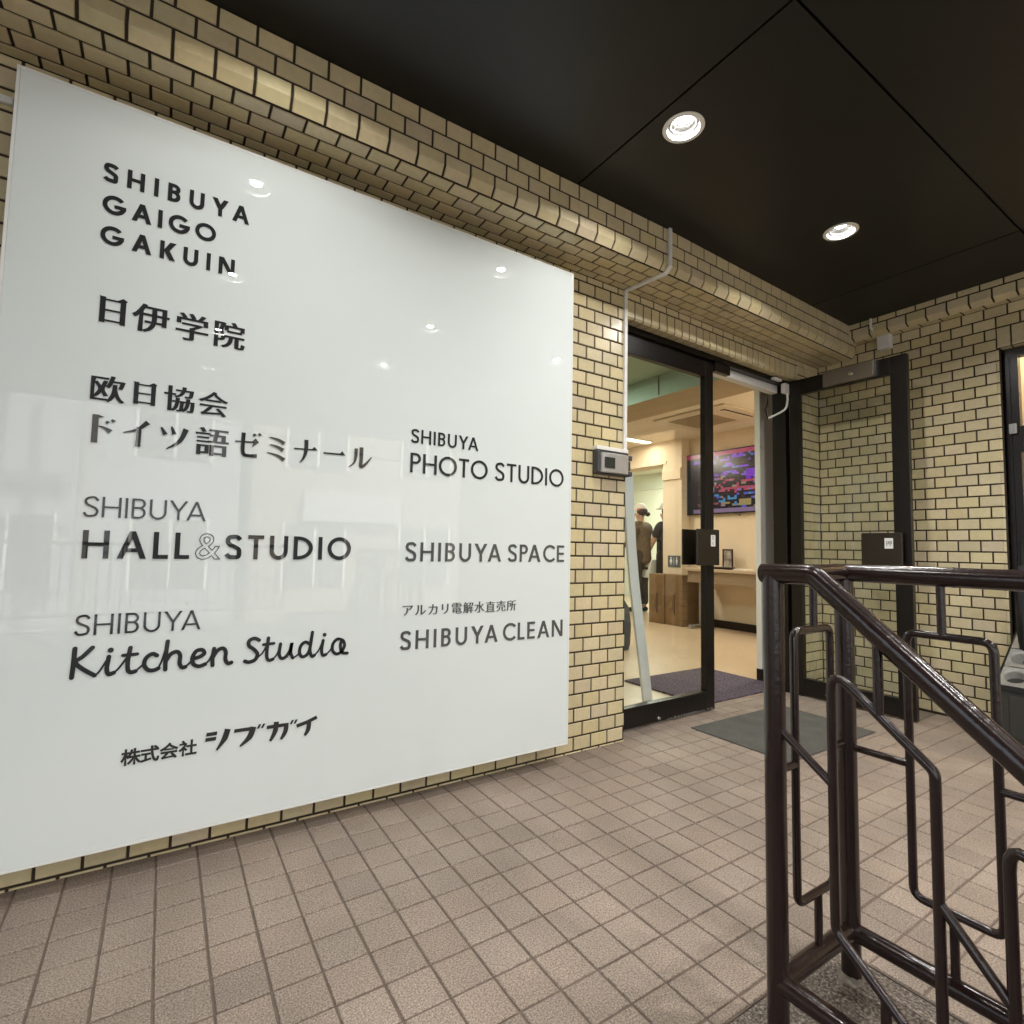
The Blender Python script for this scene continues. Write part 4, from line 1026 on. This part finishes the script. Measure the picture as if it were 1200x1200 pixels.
for i_ in range(4, 16):                                   # solid purple patch, red bars, pale card
    for j_ in range(15, 20):
        if (i_+j_) % 7: grid[i_][j_] = (.21, .02, .60)
for i_ in range(5, 27): grid[i_][11] = (.48, .07, .12)
for i_ in range(14, 19):
    for j_ in range(3, 6): grid[i_][j_] = (.42, .33, .12)
for i_, j_ in ((29, 14), (30, 12), (30, 11), (31, 12)): grid[i_][j_] = (.35, .33, .33)
for i_ in range(28, 38): grid[i_][4] = (.25, .08, .10)
for i_ in range(ny):
    for j_ in range(nz):
        ya, yb = y0+(y1-y0)*i_/ny, y0+(y1-y0)*(i_+1)/ny; za, zb = z0+(z1-z0)*j_/nz, z0+(z1-z0)*(j_+1)/nz
        a.add([(-.0562, ya, za), (-.0562, ya, zb), (-.0562, yb, zb), (-.0562, yb, za)], [(0, 1, 2, 3)], 0, grid[i_][j_])
a.build('screen', m_scr, tvt)
a = MB(); a.tube(cat([(-.03, -.05, .005), (-.03, -.08, -.03), (-.03, -.10, .005)], 6), .004, 8); a.tube(cat([(-.03, -.3, .005), (-.03, -.42, -.018), (-.03, -.6, .005)], 6), .003, 8); a.build('cable', m_blk, tvt, smooth=True)
# table, cartons, frame, plaque, papers
m_top = mat('beige_laminate', (.50, .39, .27), .4, .4); m_leg = mat('grey_metal_leg', (.36, .34, .31), .4, .5, .4)
tb = thing('folding_table', 'long beige table against the wall under the screen', 'table', (3.93, 1.75, 0))
a = MB(); a.box((-.23, -1.0, .745), (.22, .90, .782)); a.build('tabletop', m_top, tb, bevel=.004)
a = MB(); a.box((-.20, -.98, .62), (-.185, .86, .744)); a.box((-.21, -.98, .60), (-.178, .86, .6195)); a.build('front_panel', mat('brown_panel', (.30, .22, .14), .5, .4), tb)
for yy in (.80, -.9):
    a = MB(); a.box((-.03, yy-.02, .05), (.03, yy+.02, .744)); a.box((-.235, yy-.022, .03), (.21, yy+.022, .0495)); a.box((-.235, yy-.03, 0), (-.19, yy+.03, .0295)); a.box((.16, yy-.03, 0), (.21, yy+.03, .0295)); a.build('leg', m_leg, tb, bevel=.003)
m_card = mat('brown_cardboard', (.20, .125, .06), .8, .2, noise=[(5, .18), (60, .08)]); m_tape = mat('packing_tape', (.16, .10, .05), .3, .5); m_ink2 = mat('carton_print', (.06, .03, .015), .8, .2)
def carton(x, y, wx, wy, h, lab):
    t = thing('carton', lab, 'cardboard box', (x, y, 0), 0, 'cartons by the table')
    a = MB(); a.box((0, 0, 0), (wx, wy, h)); a.box((-.0008, .01, h), (wx*.499, wy-.01, h+.003)); a.box((wx*.501, .01, h), (wx, wy-.01, h+.003)); a.build('box', m_card, t, bevel=.003)
    a = MB(); a.box((wx*.44, -.0008, h+.0032), (wx*.56, wy+.0008, h+.0038)); a.box((wx*.44, -.0012, h-.10), (wx*.56, -.0003, h+.003)); a.build('tape', m_tape, t)
    a = MB(); a.box((-.0012, wy*.42, h*.22), (-.0003, wy*.50, h*.62)); a.box((-.0012, wy*.54, h*.3), (-.0003, wy*.57, h*.5)); a.build('print', m_ink2, t)
carton(3.715, 2.995, .36, .27, .672, 'tall brown carton with a printed strip, standing farther from the table')
carton(3.730, 2.70, .36, .285, .672, 'tall brown carton standing right beside the table leg')
pf = thing('picture_frame', 'small dark picture frame standing on the beige table', 'frame', (4.05, 2.24, .7824))
a = MB(); a.box((0, -.075, 0), (.012, -.058, .255)); a.box((0, .058, 0), (.012, .075, .255)); a.box((0, -.058, .238), (.012, .058, .255)); a.box((0, -.058, 0), (.012, .058, .017)); a.build('frame', m_base, pf)
a = MB(); a.box((.004, -.058, .017), (.008, .058, .238)); a.build('picture', mat('grey_print', (.34, .30, .26), .5, .3, noise=[(12, .6)]), pf)
a = MB()
for k in range(4): a.box((-.10+.004*k, -.14+.01*k, .004*k), (.10+.004*k, .0+.006*k, .004*k+.0036))
o = tag(a.build('leaflets', mat('paper_white', (.70, .66, .58), .8, .2)), 'small stack of white leaflets lying on the beige table', 'leaflets'); o.location = (3.83, 1.93, .7824)
a = MB(); a.box((-.06, -.12, 0), (.06, .12, .03)); o = tag(a.build('leaflet_tray', m_base, bevel=.004), 'flat dark tray on the beige table beside the leaflets', 'tray'); o.location = (3.80, 2.12, .7824)
pl = thing('wall_plaque', 'square slate grey pictogram plaque on the beige pier beside the far doorway', 'sign', (3.999, 3.06, .775))
a = MB(); a.box((-.008, -.11, 0), (-.0005, .11, .16)); a.build('plate', mat('slate_plate', (.075, .095, .11), .4, .4), pl, bevel=.002)
a = MB(); 
def pk(y, skirt):
    a.lathe([(.0001, -.001), (.012, -.001), (.012, 0), (.0001, 0)], (-.0088, y, .128), 'x', 12)
    w_ = .026 if skirt else .017
    a.add([(-.0092, y-.012, .112), (-.0092, y+.012, .112), (-.0092, y+w_, .065), (-.0092, y-w_, .065)], [(0, 1, 2, 3)]); a.box((-.0095, y-.010, .03), (-.0085, y-.003, .065)); a.box((-.0095, y+.003, .03), (-.0085, y+.010, .065))
pk(.05, True); pk(-.05, False); a.box((-.0095, -.003, .03), (-.0085, .003, .13)); a.build('pictogram', m_label, pl)
# leaning white slat and dark bag inside
a = MB()
P = [Vector((.690, .47, .0)), Vector((.655, .475, .25)), Vector((.617, .48, .50)), Vector((.578, .485, .76)), Vector((.550, .487, 1.0)), Vector((.532, .49, 1.25)), Vector((.518, .49, 1.52))]
V = []
for p in P: V += [(p.x-.04, p.y, p.z+.001), (p.x+.042, p.y, p.z+.001), (p.x+.042, p.y+.02, p.z+.001), (p.x-.04, p.y+.02, p.z+.001)]
n = len(P); a.add(V, [(4*i+k, 4*i+(k+1) % 4, 4*i+4+(k+1) % 4, 4*i+4+k) for i in range(n-1) for k in range(4)]+[(3, 2, 1, 0), tuple(4*(n-1)+k for k in range(4))])
tag(a.build('leaning_board', mat('white_board', (.74, .76, .75), .5, .4), bevel=.003), 'narrow white bowed board leaning just inside the closed glass door', 'board')
bg = thing('bag', 'dark grey soft bag standing on the floor behind the leaning board', 'bag', (1.80, 1.95, 0))
a = MB(); prof = [(.15, .10, .0), (.165, .115, .06), (.16, .11, .25), (.14, .09, .42), (.10, .05, .50), (.06, .03, .52)]; V = []
for rx, ry, h in prof:
    for q in range(20): an = 2*PI*q/20; k = 1+.05*math.sin(3*an+h*10); V.append((rx*k*math.copysign(abs(math.cos(an))**.6, math.cos(an)), ry*k*math.copysign(abs(math.sin(an))**.6, math.sin(an)), h))
a.add(V, [(i*20+q, i*20+(q+1) % 20, (i+1)*20+(q+1) % 20, (i+1)*20+q) for i in range(5) for q in range(20)]+[tuple(range(100, 120)), tuple(reversed(range(20)))])
a.build('body', mat('slate_fabric', (.075, .085, .085), .85, .2, bump=(30, .5, .01)), bg, smooth=True)
a = MB(); a.tube(cat([(-.06, 0, .50), (-.05, 0, .60), (.05, 0, .60), (.06, 0, .50)], 6), .008, 8); a.build('handle', m_base, bg, smooth=True)

# ------------------------------------------------------------------ people
def skin(name, verts, edges, radii, m, parent, sub=2, root=0):
    me = bpy.data.meshes.new(name); me.from_pydata(verts, edges, []); me.update()
    o = bpy.data.objects.new('tmp_skin', me); C.objects.link(o)
    md = o.modifiers.new('s', 'SKIN'); md.use_smooth_shade = True
    for i, r in enumerate(radii):
        d = me.skin_vertices[0].data[i]; d.radius = r if isinstance(r, tuple) else (r, r); d.use_root = (i == root)
    o.modifiers.new('d', 'SUBSURF').levels = sub; bpy.context.view_layer.update()
    m2 = bpy.data.meshes.new_from_object(o.evaluated_get(bpy.context.evaluated_depsgraph_get())); m2.name = name
    bpy.data.objects.remove(o); m2.materials.clear(); m2.materials.append(m); m2.shade_smooth()
    q = bpy.data.objects.new(name, m2); C.objects.link(q); q.parent = parent; return q
m_skin = mat('skin', (.50, .30, .20), .5, .4); m_hair = mat('dark_hair', (.02, .013, .01), .5, .4)
m_jack = mat('brown_cloth', (.125, .088, .052), .85, .2, noise=[(25, .25)]); m_trou = mat('dark_trousers', (.040, .030, .022), .9, .2, noise=[(25, .2)])
m_tee = mat('charcoal_tee', (.016, .015, .016), .9, .2); m_shoe = mat('dark_shoes', (.02, .022, .02), .6, .3)
def human(t, armR, armL, mtop, short, hand_open=True):
    """standing figure, facing +x locally, feet at z=0, height about 1.7"""
    V = [(0, 0, .92), (0, 0, 1.08), (0, 0, 1.25), (-.01, 0, 1.38), (-.005, 0, 1.44), (.012, 0, 1.50), (.02, 0, 1.56), (.03, 0, 1.63)]
    r = [(.15, .11), (.135, .10), (.155, .11), (.13, .09), (.06, .06), (.048, .05), (.075, .085), (.07, .085)]
    E_ = [(i, i+1) for i in range(7)]
    def chain(start, pts, rs):
        k = start
        for p, q in zip(pts, rs): V.append(p); r.append(q); E_.append((k, len(V)-1)); k = len(V)-1
        return k
    for s_, arm in ((1, armL), (-1, armR)):
        k = chain(3, [(-.005, .17*s_, 1.39)]+arm, [.06, .045, .037, .030, .028])
        h = Vector(V[k]); d = (Vector(V[k])-Vector(V[k-1])).normalized()
        side_ = Vector((0, 1, 0)).cross(d).normalized()
        for q in range(4):
            base = h+d*.05+side_*(.018*(q-1.5)); chain(k, [tuple(base), tuple(base+d*.035+Vector((.006, -.008*s_, 0))), tuple(base+d*.055+Vector((.0, -.02*s_, 0)))], [.0095, .0085, .007])
        chain(k, [tuple(h+side_*-.035+d*.02), tuple(h+side_*-.05+d*.05)], [.010, .008])
    for s_ in (1, -1):
        chain(0, [(.0, .095*s_, .86), (.012, .10*s_, .48), (-.01, .10*s_, .09), (.12, .115*s_, .035)], [.088, .058, .042, .034])
    body = skin('body', V, E_, r, m_skin, t)
    # nose, eyes and ears
    a = MB(); a.tube([(.105, 0, 1.60), (.125, 0, 1.575), (.11, 0, 1.565)], [.008, .014, .008], 8)
    for s_ in (1, -1): a.tube([(.0, .085*s_, 1.60), (.0, .095*s_, 1.585), (.0, .085*s_, 1.56)], [.008, .014, .006], 8)
    a.build('face', m_skin, t, smooth=True)
    a = MB()
    for s_ in (1, -1): a.lathe([(.0001, .008), (.009, .004), (.011, 0)], (.093, .032*s_, 1.605), 'x', 10)
    a.build('eyes', m_hair, t)
    skin('trousers', [(0, 0, 1.06), (0, 0, .90), (0, .10, .84), (.014, .105, .48), (-.008, .105, .10), (0, -.10, .84), (.014, -.105, .48), (-.008, -.105, .10)], [(0, 1), (1, 2), (2, 3), (3, 4), (1, 5), (5, 6), (6, 7)], [(.16, .125), (.165, .13), .105, .08, .068, .105, .08, .068], m_trou, t)
    Vj = [(0, 0, .74 if not short else .86), (0, 0, 1.08), (0, 0, 1.26), (-.01, 0, 1.40), (-.008, 0, 1.49)]; rj = [(.20, .165), (.175, .135), (.19, .14), (.16, .115), (.082, .08)]; Ej = [(0, 1), (1, 2), (2, 3), (3, 4)]
    for s_, arm in ((1, armL), (-1, armR)):
        pts = [(-.005, .175*s_, 1.39)]+(arm[:1] if short else arm[:2]); k = 3
        if short: pts[-1] = tuple(Vector((-.005, .175*s_, 1.39)).lerp(Vector(arm[0]), .8))
        for p, q in zip(pts, [.078, .066, .05]): Vj.append(p); rj.append(q); Ej.append((k, len(Vj)-1)); k = len(Vj)-1
    skin('shirt' if short else 'jacket', Vj, Ej, rj, mtop, t, root=0)
    for s_ in (1, -1): skin('shoe', [(-.06, .11*s_, .045), (.04, .115*s_, .045), (.17, .12*s_, .035)], [(0, 1), (1, 2)], [.045, .047, .036], m_shoe, t, 1)
    return body
def cap(t, mt, mb_, zc=1.675):
    a = MB(); N_ = 20; V = []
    prof = [(1.0, -.02), (1.02, .01), (.92, .05), (.66, .085), (.3, .102), (.01, .106)]
    for k, h in prof:
        for q in range(N_): an = 2*PI*q/N_; V.append((.015+.105*k*math.cos(an), .092*k*math.sin(an), zc+h))
    a.add(V, [(i*N_+q, i*N_+(q+1) % N_, (i+1)*N_+(q+1) % N_, (i+1)*N_+q) for i in range(5) for q in range(N_)])
    for p_ in range(len(a.f)):
        cx = sum(a.v[i][0] for i in a.f[p_])/4
        if mb_ and cx < .03 and p_//N_ < 1: a.mi[p_] = 1
    br = [(.10+.10*math.cos(q), .075*math.sin(q)) for q in [PI*(i/10-.5) for i in range(11)]]
    a.prism([(u, v) for u, v in br], lambda u, v, d: (u, v, zc-.012+d-.12*(u-.1)), .008, 0)
    a.build('cap', [mt]+([mb_] if mb_ else []), t, smooth=True)
m_capw = mat('white_cap', (.78, .75, .70), .8, .2); m_capr = mat('coral_cap_panel', (.62, .17, .12), .8, .2)
p1 = thing('person', 'person in a brown jacket and pink and white cap standing in the far doorway', 'person', (4.50, 4.17, 0), PI*.56)
human(p1, [(.03, -.20, 1.13), (.22, -.16, 1.05), (.29, -.15, 1.06)], [(.05, .20, 1.14), (.24, .14, 1.08), (.31, .12, 1.09)], m_jack, False)
cap(p1, m_capw, m_capr)
a = MB(); N_ = 14
def blob(mb, c, rx, ry, rz, seg=14, ring=8): 
    V = [(c[0]+rx*math.sin(PI*i/ring)*math.cos(2*PI*q/seg), c[1]+ry*math.sin(PI*i/ring)*math.sin(2*PI*q/seg), c[2]-rz*math.cos(PI*i/ring)) for i in range(ring+1) for q in range(seg)]
    mb.add(V, [(i*seg+q, i*seg+(q+1) % seg, (i+1)*seg+(q+1) % seg, (i+1)*seg+q) for i in range(ring) for q in range(seg)])
blob(a, (-.025, 0, 1.635), .092, .093, .075); blob(a, (-.125, 0, 1.59), .042, .04, .04); a.build('hair', m_hair, p1, smooth=True)
p2 = thing('person', 'person in a white cap and dark tee shirt carrying a white bag past the doorway', 'person', (4.80, 3.90, 0), PI*.5)
human(p2, [(.03, -.20, 1.14), (.14, -.20, .93), (.18, -.19, .90)], [(.10, .20, 1.15), (.22, .19, .97), (.27, .18, .93)], m_tee, True)
cap(p2, m_capw, None, 1.70)
a = MB(); blob(a, (-.02, 0, 1.64), .092, .093, .075); a.build('hair', m_hair, p2, smooth=True)
wbg = thing('carry_bag', 'white plastic carry bag held by the person in the white cap', 'bag', (4.62, 4.13, .56))
m_bag = mat('white_bag', (.70, .74, .72), .5, .4)
a = MB(); V = []
for (hx, hy, z, o_) in [(.09, .12, 0, 0), (.095, .13, .10, 0), (.09, .135, .24, .01), (.06, .13, .30, .02)]:
    V += [(-hx+o_, -hy, z), (hx+o_, -hy, z), (hx+o_, hy, z-.06*(z > .2)), (-hx+o_, hy, z-.06*(z > .2))]
a.add(V, [(4*i+k, 4*i+(k+1) % 4, 4*i+4+(k+1) % 4, 4*i+4+k) for i in range(3) for k in range(4)]+[(3, 2, 1, 0), (12, 13, 14, 15)]); a.build('bag_body', m_bag, wbg, bevel=.01)
a = MB(); a.box((-.0965, -.09, .13), (-.092, .06, .17)); a.build('print', m_ink, wbg)
a = MB(); a.tube(cat([(.02, -.07, .28), (.03, -.03, .345), (.03, .03, .34), (.02, .07, .25)], 6), .007, 8); a.build('handle', m_bag, wbg, smooth=True)

# ------------------------------------------------------------------ street seen mirrored in the sign
fc = thing('fence', 'dark railing with upright bars along the street edge of the canopy', 'fence', (-2, -6.1, 0))
a = MB(); a.box((-4.1, -.02, .93), (1.4, .02, .97)); a.box((-4.1, -.015, .10), (1.4, .015, .13)); a.build('rail', m_dark, fc)
a = MB()
for k in range(48): a.box((-4.05+k*.115, -.008, .1305), (-4.034+k*.115, .008, .9295))
a.build('bars', m_dark, fc)
m_f1 = mat('pale_render', (.46, .46, .45), .8, .3, noise=[(.6, .08)]); m_f2 = mat('grey_panel', (.30, .32, .34), .6, .4); m_f3 = mat('tan_brick', (.30, .255, .21), .85, .3); m_win = mat('facade_glass', (.04, .045, .05), .3, .5)
def house(x0, x1, y, h, m, lab, fl_=3.1, ww=1.5):
    t = thing('building', lab, 'building', ((x0+x1)/2, y, -1)); cx = (x0+x1)/2
    a = MB(); a.box((x0-cx, -8, 0), (x1-cx, 0, h)); a.box((x0-cx-.1, -8.1, h), (x1-cx+.1, .1, h+.35)); a.build('wall', m, t)
    n = int((x1-x0)/(ww+.9)); st_ = (x1-x0)/n; first_ = None
    for f in range(int(h/fl_)):
        for i in range(n):
            xc = x0-cx+(i+.5)*st_; z = f*fl_+.9
            if first_ is None:
                b_ = MB(); b_.box((-ww/2, .0, 0), (ww/2, .05, 1.6)); first_ = b_.build('window', m_win, t); first_.location = (xc, 0, z)
                b_ = MB(); b_.box((-ww/2-.06, .0505, -.06), (-ww/2, .09, 1.66)); b_.box((ww/2, .0505, -.06), (ww/2+.06, .09, 1.66)); b_.box((-.03, .0505, 0), (.03, .085, 1.6)); fr_ = b_.build('window_frame', m_trim, first_)
            else:
                w_ = first_.copy(); C.objects.link(w_); w_.location = (xc, 0, z); w_.parent = t
                q_ = fr_.copy(); C.objects.link(q_); q_.parent = w_
house(-16, -6.5, -13, 12, m_f1, 'pale rendered street building with rows of windows, mirrored at the left of the sign')
house(-6.3, -.5, -13.4, 9.5, m_f2, 'grey panelled street building, mirrored in the middle of the sign')
house(-.3, 9, -12.8, 13, m_f3, 'tan brick street building, mirrored at the right of the sign')

m_pole = mat('concrete_pole', (.30, .29, .27), .8, .3)
up_ = thing('utility_pole', 'concrete utility pole across the street, mirrored in the sign', 'utility pole', (-3.2, -9.6, -1))
a = MB(); a.tube([(0, 0, 0), (0, 0, 9)], [.16, .10], 14); a.build('pole', m_pole, up_, smooth=True)
a = MB(); a.box((-.7, -.04, 6.6), (.7, .04, 6.7)); a.box((-.5, -.04, 7.4), (.5, .04, 7.5)); a.build('crossarm', m_pole, up_)
a = MB(); a.lathe([(.0001, 0), (.2, 0), (.22, .1), (.22, .75), (.0001, .8)], (.3, 0, 5.2), 'z', 16); a.build('transformer', m_f2, up_, smooth=True)
for k, (za, zb, x1) in enumerate([(5.7, 4.6, 9), (5.5, 3.9, 9), (4.4, 3.4, 9), (5.6, 4.2, -16), (4.6, 5.0, -16), (3.6, 3.1, 9)]):
    a = MB(); a.tube([(-3.2+(x1+3.2)*t_, -9.6-.25*k*t_, za+(zb-za)*t_-1.1*4*t_*(1-t_)*.35) for t_ in [i/16 for i in range(17)]], .018, 6)
    o = tag(a.build('cable', m_blk, smooth=True), 'overhead cable strung from the utility pole, mirrored in the sign', 'cable', 'overhead cables')
for n_, (x, y, z, w_, h_, m_, lab) in enumerate([(-4.4, -13.3, 2.2, 1.1, 3.6, m_f2, 'tall grey blank shop sign on the grey building, mirrored in the sign'), (-8.2, -12.9, .9, 3.0, .7, m_f2, 'long grey blank shop sign on the pale building, mirrored in the sign'), (2.2, -12.7, 1.6, 2.6, .8, m_f1, 'wide grey blank shop sign on the tan building, mirrored in the sign')]):
    a = MB(); a.box((-w_/2, 0, 0), (w_/2, .18, h_)); a.box((-w_/2+.06, .1805, .06), (w_/2-.06, .19, h_-.06))
    o = tag(a.build('shop_sign', m_), lab, 'sign'); o.location = (x, y, z)
